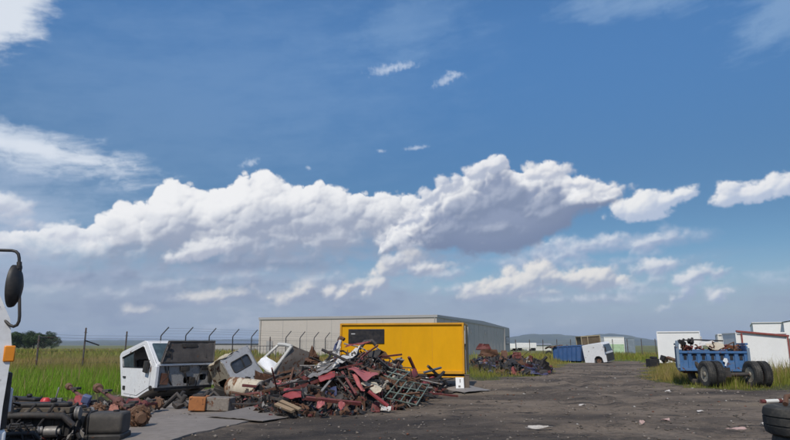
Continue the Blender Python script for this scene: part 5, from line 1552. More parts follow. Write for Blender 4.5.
def mk_bar(b, p, q, rg): b.beam(p, q, rg.uniform(.02, .045), rg.uniform(.03, .07), 0, rg.uniform(0, 3))
def mk_chan(b, p, q, rg): b.channel(p, q, rg.uniform(.04, .06), rg.uniform(.08, .14), .010, 0, rg.uniform(0, 6))
def mk_long(b, p, q, rg):
    m = p.lerp(q, rg.uniform(.4, .6)) + Vector((0, 0, rg.uniform(-.04, .10))); w = rg.uniform(.03, .05)
    b.beam(p, m, w, w * 1.3, 0, .3); b.beam(m, q, w, w * 1.3, 0, .3)
def mk_ladder(b, p, q, rg):
    s = (q - p).cross(Vector((rg.uniform(-.3, .3), -.6, .8))).normalized() * rg.uniform(.35, .5)
    b.beam(p, q, .05, .09, 0, 0); b.beam(p + s, q + s, .05, .09, 0, 0)
    for k in range(5): t = .06 + .88 * k / 4; b.beam(p.lerp(q, t), p.lerp(q, t) + s, .04, .06)
def mk_pipe(b, p, q, rg):
    m = p.lerp(q, rg.uniform(.35, .65)) + Vector((rg.uniform(-.15, .15), rg.uniform(-.15, .15), rg.uniform(-.05, .18)))
    b.tube([p, p.lerp(m, .6), m, m.lerp(q, .4), q], rg.uniform(.012, .03), 8)
def mk_hose(b, p, q, rg):
    pts = []
    for k in range(10):
        t = k / 9; v = p.lerp(q, t); v += Vector((math.sin(t * 6 + p.x) * .16, math.cos(t * 5) * .1, math.sin(t * 3.1) * .22)); v.z = max(v.z, .04); pts.append(v)
    b.tube(pts, rg.uniform(.015, .03), 7)
def mk_sheet(b, p, q, rg):
    d = (q - p); s = d.cross(Vector((rg.uniform(-.5, .5), rg.uniform(-.5, .5), 1))).normalized() * d.length * rg.uniform(.3, .6)
    w = [p, q, q + s * rg.uniform(.6, 1), p + s]
    for v in w: v.z = max(v.z, .03)
    b.quadsheet(*w, .012, (6, 5), .09, rg.random(), 0, ragged=.08)


bars(HEAP, 17, 21, 258, 436, .15, 1.1, .7, 1.7, mk_bar, 'steel_bar', [S_DARK, S_RUST, S_DARK], 'dark rusty steel bar tangled in the big scrap heap', 'bar', 'steel bars in the big scrap heap')
bars(HEAP, 26, 22, 255, 432, .2, 1.1, .7, 1.6, mk_pipe, 'bent_pipe', [S_DARK, S_GREY, S_DARK], 'dull bent pipe sticking out of the big scrap heap', 'pipe', 'bent pipes in the big scrap heap')
bars(HEAP, 6, 23, 262, 430, .15, .95, .9, 1.7, mk_chan, 'chassis_rail', [S_DARK, S_DRED], 'dark channel section chassis rail lying in the big scrap heap', 'chassis rail', 'chassis rails in the big scrap heap')
bars(HEAP, 16, 27, 262, 420, .1, .95, 1.3, 2.3, mk_long, 'steel_rail', [S_DRED, S_RUST, S_DARK, S_DRED], 'long thin rusty red steel rail lying across the big scrap heap', 'rail', 'long rails across the big scrap heap')
bars(HEAP, 4, 28, 275, 400, .3, .8, 1.3, 1.8, mk_ladder, 'ladder_frame', [S_DARK, S_RUST], 'ladder shaped dark rusty frame caught in the big scrap heap', 'frame', 'ladder frames in the big scrap heap')
bars(HEAP, 22, 24, 255, 428, .05, 1.1, .35, .85, mk_sheet, 'crumpled_sheet', [S_DARK, S_RUST, S_DARK, S_BLACK], 'crumpled dark sheet metal scrap in the big heap', 'sheet metal', 'crumpled dark sheets in the big scrap heap')
bars(HEAP, 10, 25, 262, 425, .1, .9, .7, 1.5, mk_hose, 'rubber_hose', S_BLACK, 'black rubber hose looping over the big scrap heap', 'hose', 'hoses on the big scrap heap')
bars(FAR, 12, 31, 474, 545, .2, 1.0, 1.0, 2.2, mk_pipe, 'steel_bar', [S_DARK, S_BLACK, S_RUST], 'dark steel bar sticking out of the second scrap heap', 'bar', 'steel bars in the second scrap heap')
bars(FAR, 14, 32, 474, 545, .1, 1.1, .6, 1.4, mk_sheet, 'crumpled_sheet', [S_BLACK, S_DARK, S_BLUE], 'crumpled dark sheet metal in the second scrap heap', 'sheet metal', 'crumpled sheets in the second scrap heap')


def sheet(pts, mat_, name, label, cat='sheet metal', heap=HEAP, out=.18, dY=(0, 0, 0, 0), t=.012, n=(9, 6), amp=.04, seed=0, ragged=.03, fold=0.0, ground=False):
    q = [(heap.surf(px, py, out + (.22 if heap is HEAP else 0)) if heap is not None else G(px, py, .03)) for px, py in pts]
    q = [P(px, py, v.y + d) for (px, py), v, d in zip(pts, q, dY)]
    b = MB(); b.quadsheet(*q, t, n, amp, seed, 0, fold, ragged)
    return piece(name, b, mat_, label, cat)


def rod(p, q, w, h, mat_, name, label, cat='bar', heap=HEAP, out=.2, kind='beam', dY=(0, 0)):
    a, c = heap.surf(*p, out + .2), heap.surf(*q, out + .2); a, c = P(*p, a.y + dY[0]), P(*q, c.y + dY[1])
    b = MB()
    if kind == 'beam': b.beam(a, c, w, h, 0, .4)
    elif kind == 'chan': b.channel(a, c, w, h, .012, 0, 1.2)
    else: b.tube([a, a.lerp(c, .5) + Vector((0, 0, .02)), c], w / 2, 8)
    return piece(name, b, mat_, label, cat)


# pieces of the big heap that can be told apart, from left to right
sheet([(269, 384), (282, 384.5), (281.5, 378.5), (270, 378)], S_PINK, 'red_sheet', 'small faded red panel scrap right of the rusty tank', amp=.05, seed=1)
sheet([(283, 396.5), (301, 397.5), (301.5, 389), (284, 388.5)], S_RED, 'red_sheet', 'bright red flat panel low on the left slope of the big heap', amp=.025, seed=2)
sheet([(279, 386), (297, 380), (300, 378.5), (282, 383)], S_GREY, 'grey_strip', 'pale grey metal strip lying above the bright red flat panel', amp=.03, seed=3)
rod((276, 404), (293, 411), .10, .05, S_WOOD, 'wood_plank', 'pale wooden plank at the foot of the heap, nearer the rusty tank', 'plank')
rod((281, 401), (300, 409.5), .09, .04, S_WOOD, 'wood_plank', 'brown wooden plank crossing the foot of the heap under the red panel', 'plank')
sheet([(308, 358), (311, 362), (318, 356), (312, 344.5)], S_RUST, 'rusty_peak', 'pointed rusty plate standing up behind the heap below the fence posts', 'plate', amp=.05, seed=4, dY=(.6, .6, .6, .6))
sheet([(304, 366), (322, 363), (318, 356.5), (305, 358)], S_RUST, 'rusty_sheet', 'brown rusty sheet under the pointed plate at the back of the heap', amp=.07, seed=5, dY=(.4,) * 4)
sheet([(307, 377.5), (337, 369.5), (341, 361.5), (318, 366)], S_GREY, 'grey_sheet', 'broad dirty grey panel sloping left under the white crumpled sheet', 'panel', amp=.06, seed=6, dY=(-.1, -.1, .3, .3), out=.5)
sheet([(319, 380.5), (335, 377.5), (335, 371.5), (318, 374.5)], S_RED, 'red_sheet', 'dark red door skin under the broad dirty grey panel', 'panel', amp=.04, seed=7, out=.5)
sheet([(328, 369), (344, 362), (361, 346.5), (349, 351)], S_WHITE, 'white_sheet', 'large crumpled white sheet near the top of the big scrap heap', amp=.11, seed=8, dY=(-.2, -.2, .2, .2), ragged=.06, out=.5)
sheet([(312, 370), (330, 363), (333, 359), (320, 362)], S_WHITE, 'white_sheet', 'smaller torn white sheet left of the large crumpled white one', amp=.09, seed=9, ragged=.08, out=.6)
b = MB(); a = HEAP.surf(337, 360, -.2); b.tube([P(336, 362, a.y), P(334, 352, a.y), P(336, 345, a.y + .1), P(339, 341.5, a.y), P(341, 343, a.y)], .045, 8); piece('bent_tube', b, S_BLUE, 'blue bent tube rising at the left corner of the yellow box', 'tube')
b = MB(); b.tube([P(338.5, 358, a.y - .1), P(338, 348, a.y - .05), P(340.5, 340, a.y)], .05, 8); piece('bent_tube', b, S_WHITE, 'white bent strut standing beside the blue bent tube', 'strut')
b = MB(); b.tube([P(338.5, 341.5, a.y + .05), P(341.5, 337.5, a.y + .05), P(344, 339.5, a.y)], .06, 8); piece('brown_hook', b, S_RUST, 'brown curved bracket at the top of the bent struts', 'bracket')
sheet([(333, 357), (339, 353), (341, 346), (334, 350)], S_WHITE, 'white_sheet', 'white torn strip below the blue bent tube', amp=.06, seed=10)
rod((321.5, 391), (337, 372.5), .05, .03, S_GREY, 'grey_pole', 'straight light grey pole leaning on the middle of the big heap', 'pole', out=.35)
rod((306, 398), (361, 403.5), .07, .075, S_DRED, 'red_beam', 'long dark red beam lying level along the foot of the heap', 'beam', out=.45)
rod((342, 372), (356, 394), .06, .06, S_DRED, 'red_beam', 'dull red beam sloping down in the middle of the heap', 'beam', out=.25)
sheet([(348, 368.5), (366, 379.5), (379, 374.5), (363, 368.5)], S_PINK, 'red_sheet', 'large faded red panel across the middle of the big scrap heap', 'panel', amp=.03, seed=12, dY=(.2, -.3, -.1, .2), out=.45)
sheet([(351, 374), (361, 391), (365, 390), (356, 373.5)], S_PINK, 'red_sheet', 'narrow faded red strip hanging under the large red panel', 'panel', amp=.04, seed=13)
sheet([(361, 384), (379, 392.5), (384, 388), (364, 380.5)], S_CREAM, 'cream_sheet', 'cream crumpled sheet just below the large faded red panel', amp=.08, seed=14, out=.3, ragged=.06)
sheet([(378, 391.5), (396, 381), (393, 376.5), (380, 384)], S_CREAM, 'cream_sheet', 'cream torn sheet behind the bars of the green cage', amp=.08, seed=15, ragged=.08)
rod((368.5, 391), (388, 406), .10, .04, S_RED, 'red_beam', 'bright red flat bar slanting to the ground left of the cage', 'beam', out=.5)
sheet([(316.5, 406.5), (325, 406), (324.5, 401.5), (317.5, 401)], S_PINK, 'red_scrap', 'small red scrap below the long dark red beam, toward the planks', 'scrap', amp=.05, seed=16, out=.6)
sheet([(338, 407.5), (345, 406.5), (344, 402), (338.5, 402.5)], S_PINK, 'red_scrap', 'small red scrap below the long dark red beam, toward the cage', 'scrap', amp=.05, seed=17, out=.6)
sheet([(367, 411.5), (380, 411), (380, 408.5), (368, 409)], S_PINK, 'red_slab', 'pinkish red slab flat on the ground in front of the heap', 'slab', heap=None, amp=.012, seed=18)
sheet([(344, 347), (369, 343), (371, 340.8), (350, 344)], S_PINK, 'top_strip', 'thin pinkish strip on the very top of the heap under the black window', 'strip', amp=.05, seed=19, out=0)
b = MB(); a = HEAP.surf(366, 346, 0); b.tube([P(359, 349, a.y), P(365, 341.5, a.y), P(372, 341, a.y), P(376, 345, a.y)], .06, 8); piece('dark_arm', b, S_DARK, 'dark bent arm crowning the scrap heap before the yellow box', 'arm')
sheet([(377, 358.5), (391, 359), (386, 352), (378, 348.5)], paint('brown_board', (.17, .085, .035), .75, 0, .35, rust=.2), 'brown_board', 'brown board leaning on the heap in front of the yellow box', 'board', amp=.02, seed=20, out=0)
b = MB(); a = HEAP.surf(384, 352, 0).y; b.tube([P(375, 346, a), P(394, 361, a)], .02, 6); b.tube([P(377, 345.5, a), P(377, 361, a)], .02, 6); b.tube([P(369, 350, a), P(370.5, 366, a - .1)], .02, 6); piece('wire_rack', b, S_GREY, 'thin wire frame behind the leaning brown board', 'frame')
sheet([(392, 366), (404, 367), (402, 357), (394, 358.5)], S_GREY, 'grey_casting', 'lumpy grey casting on the ridge right of the brown board', 'casting', amp=.14, seed=21, out=0, n=(7, 7))
rod((409, 357), (418.5, 378), .10, .06, S_DRED, 'red_beam', 'dark red pointed beam leaning left of the yellow box skirt', 'beam', out=.1)
sheet([(411, 378), (418, 379), (417, 368.5), (411.5, 367.5)], S_RED, 'red_sheet', 'upright red panel beside the dark pointed beam', 'panel', amp=.03, seed=22)
sheet([(420, 385.5), (435, 383.5), (434, 378), (423, 379)], S_RED, 'red_sheet', 'red crumpled panel low at the right hand end of the heap', 'panel', amp=.06, seed=23)
rod((424, 372.5), (441, 367.5), .06, .05, paint('steel_blue', (.09, .12, .15), .6, .1, .4, rust=.2), 'blue_tube', 'grey blue tube resting across the right end of the heap', 'tube')
rod((428, 366), (447, 384), .08, .08, S_DARK, 'dark_beam', 'dark beam sloping down under the yellow box front', 'beam')
rod((432, 384), (444, 372), .08, .08, S_BLACK, 'dark_beam', 'black beam crossing under the yellow box front', 'beam')


def cage():
    """open tubular cage lying on its side against the heap"""
    y0 = 15.9
    q = lambda px, py, Y: P(px, py, Y)
    A, B, C_, D_ = q(377, 373.5, 17.3), q(384.5, 366.5, 18.0), q(410, 372, 17.9), q(399, 380, 17.0)     # lid
    E, F_, H_ = q(384.5, 397.5, 16.1), q(416, 405, 16.3), q(429, 385, 17.5)
    o = (A + F_) / 2; o.z = 0
    t = thing('tube_cage', 'green grey tubular cage lying open against the front of the scrap heap', 'cage', o)
    def grid(name, a, b_, c, d, nu, nv, r):
        b = MB()
        b.tube([a - o, b_ - o, c - o, d - o], r * 1.25, 8, closed=True)
        for i in range(1, nu): b.tube([a.lerp(b_, i / nu) - o, d.lerp(c, i / nu) - o], r, 6)
        for j in range(1, nv): b.tube([a.lerp(d, j / nv) - o, b_.lerp(c, j / nv) - o], r, 6)
        b.obj(name, S_GREEN, t)
    grid('lid_grid', A, B, C_, D_, 2, 2, .018)
    grid('side_grid', D_, H_, F_, E, 4, 3, .018)
    grid('end_grid', A, D_, E, A.lerp(E, .9) + Vector((-.1, .1, -.1)), 2, 2, .016)


cage()

# rusty tank, orange box and flat sheet in front of the wrecked cabs
def rusty_tank():
    TANK = paint('tank_scorched', (0.50, 0.44, 0.34), 0.65, 0, 0.35, dirtc=(.2, .13, .07), rust=.48, rustc=(.19, .085, .035), sc_=.9, bmp=.25, stretch=(1.6, .6, .6))
    a, c = P(231, 387, 17.4), P(261, 391, 16.9); d = (c - a).normalized()
    o = (a + c) / 2; t = thing('rusty_tank', 'scorched round tank, half rust and half cream, lying before the burnt cab', 'tank', (o.x, o.y, 0))
    M = TM(a - Vector((o.x, o.y, 0))) @ d.to_track_quat('Z', 'Y').to_matrix().to_4x4(); L = (c - a).length
    MB().lathe([(.27, 0), (.285, .02), (.285, L * .3), (.29, L * .31), (.285, L * .33), (.285, L * .68), (.29, L * .69), (.285, L * .71), (.285, L - .02), (.27, L)], M, 36).obj('shell', TANK, t)
    MB().lathe([(.268, -.002), (.25, -.02), (.14, -.035), (0, -.04)], M, 30).obj('end_cap', S_DARK, t)
    MB().lathe([(.268, L + .002), (.25, L + .02), (.14, L + .035), (0, L + .04)], M, 30).obj('end_cap', S_GREY, t)
    b = MB(); b.cyl(M @ Vector((0, .27, L * .5)), M @ Vector((0, .33, L * .5)), .05, 12); b.obj('filler_neck', S_DARK, t)
    b = MB(); b.beam((-.2, .05, .04), (-.18, .0, o.z - .24), .12, .2); b.beam((.2, .05, .04), (.2, .0, o.z - .24), .12, .2); b.obj('bracket', S_DARK, t)


rusty_tank()


def orange_box():
    OB = paint('orange_rust', (0.36, 0.135, 0.04), 0.75, 0, 0.5, dirtc=(.16, .07, .03), rust=.3, sc_=2.2, bmp=.25)
    a, c = G(187.5, 413.5), G(204, 413.5)
    L = (c - a).length; t = thing('rusty_box', 'orange rusted steel box with a dark sooty end lying at the edge of the concrete', 'box', (a.x, a.y, .06), (0, R(2), R(6)))
    MB().box((L / 2, .28, .165), (L, .55, .33)).obj('shell', OB, t, bevel=.02)
    MB().box((L + .30, .30, .16), (.60, .5, .31), 0, (0, 0, R(-10))).obj('sooty_end', paint('sooty_white', (.22, .19, .16), .8, 0, .7, dirtc=(.04, .035, .03), rust=.3, sc_=2), t, bevel=.02)
    b = MB(); b.box((L * .5, .2, .35), (L * .7, .2, .04)); b.box((.2, .3, .36), (.14, .2, .06)); b.obj('lid_rim', S_DARK, t)


orange_box()
sheet([(176, 409), (188, 404), (184, 401), (172, 406)], S_BLACK, 'black_plate', 'black tilted plate leaning at the left end of the orange rusted box', 'plate', heap=None, amp=.05, seed=30)
a, c, d, e = G(206, 414.5, .09), G(262, 421.5, .03), G(306, 412.0, .06), G(268, 404, .16)
b = MB(); b.quadsheet(a, c, d, e, .012, (14, 8), .022, 31, 0, 0, .012)
piece('flat_sheet', b, paint('flat_sheet_grey', (.19, .165, .145), .75, .0, .45, dirtc=(.10, .085, .07), rust=.12, sc_=1), 'large flat grey brown metal sheet lying on the ground in front of the rusty tank', 'sheet metal')

# small dark parts strewn round the feet of the wrecks
rg = random.Random(77)
for i in range(16):
    q = G(rg.uniform(165, 300), rg.uniform(397, 409), .06); b = MB(); k = rg.random()
    if k < .5: b.box((0, 0, 0), (rg.uniform(.15, .5), rg.uniform(.1, .3), rg.uniform(.08, .3)), 0, (rg.uniform(-.5, .5), rg.uniform(-.5, .5), rg.uniform(0, 3)), TM(q + Vector((0, 0, .08)))); b.cyl(q + Vector((0, 0, .05)), q + Vector((.15, 0, .3)), .06, 9)
    else: b.tube([q + Vector((-.3, 0, 0)), q + Vector((0, .1, rg.uniform(.1, .35))), q + Vector((.35, -.05, .02))], rg.uniform(.03, .07), 7)
    piece('engine_part', b, rg.choice([S_BLACK, S_DARK, S_DARK]), 'small black oily part strewn between the wrecked cabs and the flat sheet', 'car part', 'oily parts strewn before the wrecked cabs', .01)

# white board, post and flat sheets by the foot of the yellow box
a = P(455.5, 386.5, 23.0); b = MB(); W_ = .31
t = thing('white_board', 'small white board with dark marks leaning against the yellow box corner', 'board', (a.x, a.y, 0))
MB().box((.16, .0, .22), (.30, .03, .44), 0, (R(-9), 0, R(3))).obj('panel', PAN, t, bevel=.006)
b = MB(); b.box((.14, -.028, .12), (.08, .012, .07), 0, (R(-9), 0, 0)); b.box((.17, -.005, .32), (.03, .012, .12), 0, (R(-9), 0, 0)); b.obj('dark_mark', paint('mark_grey', (.16, .15, .14), .7), t)
a = P(467, 386, 23.3); b = MB(); b.box((a.x, a.y, .25), (.17, .17, .50)); b.box((a.x, a.y, .515), (.2, .2, .03)); piece('timber_post', b, paint('post_brown', (.11, .085, .065), .85, 0, .5), 'short dark post propping the right front corner of the yellow box', 'post', bevel=.01)
for pts, lb, mt, z in ((((436, 388), (464, 392), (491, 389.5), (466, 385)), 'pale grey flat sheet on the ground at the yellow box corner', S_GREY, .05), (((430, 391), (452, 392.5), (462, 390), (441, 388.5)), 'darker flat sheet half under the pale one by the yellow box', S_DARK, .03)):
    b = MB(); b.quadsheet(*[G(*q, z) for q in pts], .012, (8, 5), .02, 40, 0, 0, .02); piece('flat_sheet', b, mt, lb, 'sheet metal')

# ------------------------------------------------------------------ second heap: pieces that stand out
sheet([(475, 350), (492, 350), (489, 344), (479, 343.5)], S_DRED, 'red_hood', 'dark red car bonnet lying on top of the second scrap heap', 'bonnet', FAR, 0, amp=.10, seed=50)
sheet([(478, 356), (499, 357), (497, 349.5), (482, 349)], S_RUST, 'rusty_sheet', 'broad rusty sheet below the dark red bonnet on the second heap', heap=FAR, amp=.12, seed=51)
sheet([(500, 358), (506, 360), (507, 350.5), (501, 350)], S_RUST, 'rusty_sheet', 'upright rusty sheet in the middle of the second heap', heap=FAR, amp=.10, seed=52)
sheet([(484, 366), (496, 367), (495, 361), (486, 360)], S_PURP, 'violet_sheet', 'violet blue car panel on the left part of the second heap', 'car panel', FAR, .8, amp=.08, seed=53)
sheet([(512, 358), (522, 359), (521, 352), (513, 352)], S_DRED, 'red_sheet', 'dull dark red panel high on the second heap', 'car panel', FAR, amp=.10, seed=54)
sheet([(531, 374.5), (548, 374), (545, 368.5), (529, 361)], S_PURP, 'violet_sheet', 'large violet blue car panel sliding off the right end of the second heap', 'car panel', FAR, 1.0, amp=.07, seed=55)
sheet([(526, 366), (532, 368), (530, 360), (526, 360)], S_CREAM, 'tan_sheet', 'small tan panel beside the large violet car panel', 'car panel', FAR, amp=.06, seed=56)
q = G(546, 371.5); b = MB(); b.box((q.x, q.y + .6, .35), (.5, .5, .5), 0, (.2, .1, .4)); b.cyl((q.x - .2, q.y + .5, .5), (q.x + .2, q.y + .4, .9), .09, 9); piece('engine_block', b, S_BLACK, 'black engine lump at the right foot of the second heap', 'engine', bevel=.03)
for px, py, lb in ((549, 355, 'dark tyre leaning on the near left end of the far blue skip'), (563, 359.5, 'dusty grey tyre lying before the far blue skip')):
    q = G(px, py + 2); loose_tyre((q.x, q.y, .42), (R(70), 0, R(-20 + px)), .48, .26, lb, RUBBERG)

# ------------------------------------------------------------------ load of the blue trailer
c, rz, w, D, z0, z1, z2 = TRAILER
T_ = TM(c.x, c.y, 0) @ RM(0, 0, rz); rg = random.Random(15)
TS = [S_RUST, S_RUST, paint('load_orange', (.24, .085, .035), .8, 0, .4, rust=.3, sc_=3), S_DRED]
b = MB()
for i in range(14):
    for j in range(8): b.box((-w + .22 + (2 * w - .44) * i / 13, .42 + (D - .6) * j / 7, (z0 + 1.25) / 2), (.2, .36, 1.25 - z0 + rg.uniform(0, .22)), 0, (0, 0, rg.uniform(0, 1)), T_)
tag(b.obj('scrap_debris', S_RUST), kind='stuff')
for i in range(26):
    p = T_ @ Vector((rg.uniform(-w + .2, w - .25), rg.uniform(.3, 1.5), rg.uniform(1.36, 1.52))); a = rg.uniform(0, 6.3); L = rg.uniform(.25, .55)
    b = MB(); mk = (mk_sheet, mk_pipe, mk_chan)[i % 3]; mk(b, p, p + Vector((math.cos(a) * L, math.sin(a) * L * .6, rg.uniform(-.06, .16))), rg)
    piece('load_scrap', b, TS[i % 4], 'rust brown scrap piece heaped inside the blue trailer', 'scrap', 'rusty scrap in the blue trailer')
for k, (x, y, z, m_, lb) in enumerate(((.15, .5, 1.55, S_CREAM, 'cream crumpled sheet on top of the trailer load'), (-.05, .9, 1.62, S_WHITE, 'white sheet at the back of the trailer load'))):
    b = MB(); q = [T_ @ Vector((x + u * .32, y + v * .2, z + (v + 1) * .09 - .05)) for u, v in ((-1, -1), (1, -1), (.8, 1), (-.9, 1))]; b.quadsheet(*q, .012, (6, 5), .08, 60 + k, 0, 0, .05); piece('cream_sheet', b, m_, lb, 'sheet metal')
for k, (px, py, lb) in enumerate(((682, 342.5, 'small black lump on the trailer rim at its left corner post'), (690.5, 341.5, 'small black lump on the trailer rim, second from the corner post'), (732, 351, 'dark lump of scrap at the right end of the trailer load'))):
    q = P(px, py, 26.0); b = MB(); b.box((q.x, q.y, q.z), (.26, .22, .16), 0, (.3, .4, k)); b.cyl(q, q + Vector((.1, 0, .16)), .05, 8); b.beam((q.x, q.y, q.z - .4), q, .05, .05); piece('black_lump', b, S_BLACK, lb, 'scrap', bevel=.02)

# junk round the white box body
q = G(653, 367); b = MB(); b.box((q.x, q.y, .3), (.75, .6, .6), 0, (0, 0, .2)); b.box((q.x + .1, q.y, .68), (.4, .4, .16), 0, (0, .1, .3)); piece('black_crate', b, S_BLACK, 'black box on the yard edge left of the white box body', 'box', bevel=.03)
q = P(664, 358.5, 47.8); b = MB(); b.box((q.x, q.y, q.z), (.45, .4, .4), 0, (.2, .3, .4)); b.beam((q.x, q.y, 0), q, .2, .2); piece('motor_lump', b, S_BLACK, 'black motor lump propped in front of the white box body', 'motor', bevel=.04)
a = P(667, 357.5, 47.6); e = P(679, 361.5, 46.5); b = MB(); b.beam(a, e, .25, .16, 0, .3); b.beam((e.x, e.y, 0), e, .12, .12); piece('brown_shaft', b, S_RUST, 'brown rusty shaft sloping down right of the black motor lump', 'shaft')

# ------------------------------------------------------------------ engine scrap in the left foreground
ENG = paint('engine_black', (0.022, 0.021, 0.021), 0.6, .2, .45, dirtc=(.075, .065, .055), rust=.12, sc_=3, bmp=.4)
ENB = paint('engine_brownish', (0.105, 0.085, 0.062), 0.75, .1, .5, dirtc=(.05, .04, .035), rust=.3, sc_=3, bmp=.4)
ENS = paint('engine_alloy', (0.22, 0.21, 0.20), 0.55, .4, .5, dirtc=(.06, .05, .045), sc_=3)


def engine(px, py, rz, s, label, seed, name='engine_block'):
    rg = random.Random(seed); g = G(px, py); t = thing(name, label, 'engine', (g.x, g.y, 0.0), (0, 0, rz))
    L, W, H = 1.15 * s, .42 * s, .5 * s
    b = MB(); b.box((0, 0, .13 * s + H * .35), (L, W, H * .7)); b.box((0, 0, .08 * s), (L * .82, W * .7, .16 * s))
    for k in range(7): b.box((-L * .42 + L * .84 * k / 6, -W * .5 - .012, .15 * s + H * .35), (.03, .03, H * .6))
    b.obj('crankcase', ENG, t, bevel=.012)
    b = MB(); b.box((0, 0, .14 * s + H * .78), (L * .94, W * .8, H * .18))
    for k in range(6): b.cyl((-L * .38 + L * .76 * k / 5, -W * .42, .14 * s + H * .78), (-L * .38 + L * .76 * k / 5, -W * .62, .12 * s + H * .74), .04 * s, 10)
    b.obj('cylinder_head', ENB, t, bevel=.01)
    b = MB(); b.box((0, .02, .14 * s + H * .94), (L * .86, W * .5, H * .16)); b.cyl((L * .2, 0, .14 * s + H), (L * .2, 0, .14 * s + H * 1.16), .05 * s, 12); b.obj('rocker_cover', ENG, t, bevel=.03)
    b = MB(); b.tube([(-L * .42, -W * .7, .13 * s + H * .66), (0, -W * .74, .13 * s + H * .7), (L * .42, -W * .7, .13 * s + H * .66), (L * .55, -W * .6, .3 * s)], .055 * s, 10); b.obj('exhaust_manifold', IRON, t)
    for x, z, r in ((L * .5, .22 * s, .15 * s), (L * .5, .47 * s, .11 * s), (-L * .5, .3 * s, .2 * s)):
        MB().lathe([(0, -.03), (r * .4, -.035), (r * .45, -.01), (r, -.02), (r, .0), (r * .9, .015), (r, .03), (r, .05), (r * .3, .05), (0, .055)], TM(x + (.03 if x > 0 else -.05), 0, z) @ RM(0, R(90), 0), 24).obj('pulley', ENS if r < .12 * s else ENG, t)
    b = MB(); b.cyl((L * .2, -W * .62, .22 * s), (L * .36, -W * .62, .22 * s), .085 * s, 14); b.cyl((L * .36, -W * .62, .22 * s), (L * .4, -W * .62, .22 * s), .05 * s, 12); b.obj('alternator', ENS, t)
    b = MB(); b.cyl((-L * .2, -W * .6, .13 * s), (-L * .2, -W * .6, .36 * s), .065 * s, 14); b.obj('oil_filter', ENB, t)
    for k in range(5):
        x = rg.uniform(-.45, .45) * L; b = MB()
        b.tube([(x, -W * .45, H * 1.05 + .1), (x + rg.uniform(-.1, .1), -W * .7, H * 1.1 + rg.uniform(0, .15)), (x + rg.uniform(-.3, .3), -W * .8, H * .6), (x + rg.uniform(-.3, .3), -W * .55, .2)], rg.uniform(.012, .026), 7)
        b.obj('hose', S_BLACK, t)
    return t


engine(34, 444, R(10), 1.02, 'big black engine with hoses lying beside the white truck front', 3)
engine(18, 430, R(-25), .95, 'dark engine behind the big black one, half hidden by it', 5)
engine(66, 432, R(60), .72, 'smaller brown grey engine between the black engine and the dark tank', 7)
engine(8, 452, R(35), .6, 'low oily engine nearest the white truck bumper', 9)


def gearbox(px, py, rz, label):
    g = G(px, py); t = thing('gearbox', label, 'gearbox', (g.x, g.y, .0), (0, 0, rz)); M = TM(0, 0, .26) @ RM(0, R(90), 0)
    MB().lathe([(.0, -.42), (.26, -.42), (.27, -.36), (.22, -.2), (.15, -.02), (.14, .2), (.16, .22), (.16, .3), (.08, .32), (.06, .5), (.0, .5)], M, 22).obj('housing', ENG, t)
    b = MB()
    for k in range(8): b.box((-.2, .19 * math.cos(k * .785), .26 + .19 * math.sin(k * .785)), (.3, .02, .02))
    b.obj('cooling_ribs', ENG, t)
    b = MB(); b.box((.1, 0, .43), (.26, .18, .08)); b.cyl((.1, 0, .46), (.14, .02, .7), .018, 8); b.obj('shift_tower', ENS, t, bevel=.01)
    b = MB(); b.box((0, 0, .05), (.6, .3, .1)); b.obj('cradle', S_DARK, t, bevel=.01)


gearbox(48, 421, R(20), 'black bell shaped gearbox behind the black engine scrap')


def dark_tank():
    g = G(101, 441.5); L, W, H = .57, .55, .44
    t = thing('fuel_tank', 'smooth dark grey fuel tank with a lower ledge in the left foreground scrap', 'fuel tank', (g.x, g.y + .25, 0), (0, 0, R(8)))
    q = rrect(-W / 2, .10, W / 2, .10 + H - .08, .10, 6)
    b = MB(); M = Matrix(((0, 0, 1, -L / 2), (1, 0, 0, 0), (0, 1, 0, 0), (0, 0, 0, 1))); b.prism(q, M, L); b.obj('shell', paint('tank_grey', (.050, .046, .042), .8, 0, .55, dirtc=(.11, .095, .08), sc_=1.8, bmp=.3), t, bevel=.035)
    b = MB(); b.box((0, -.02, .06), (L + .04, W + .08, .12)); b.obj('tray', ENG, t, bevel=.03)
    b = MB()
    for x in (-.27, ): b.tube([(x, W / 2 + .01, .1), (x, W / 2 + .012, .40), (x, W / 2 - .12, H + .03), (x, -W / 2 + .12, H + .03), (x, -W / 2 - .012, .40), (x, -W / 2 - .01, .1)], .016, 6)
    b.obj('strap', ENG, t)
    b = MB(); b.cyl((-.36, -.05, .28), (-.5, -.05, .29), .17, 18); b.obj('pump_drum', ENB, t, bevel=.015)
    MB().lathe([(0, 0), (.05, 0), (.05, .03), (0, .03)], TM(.1, 0, H + .02), 14).obj('filler_cap', S_BLACK, t)


dark_tank()


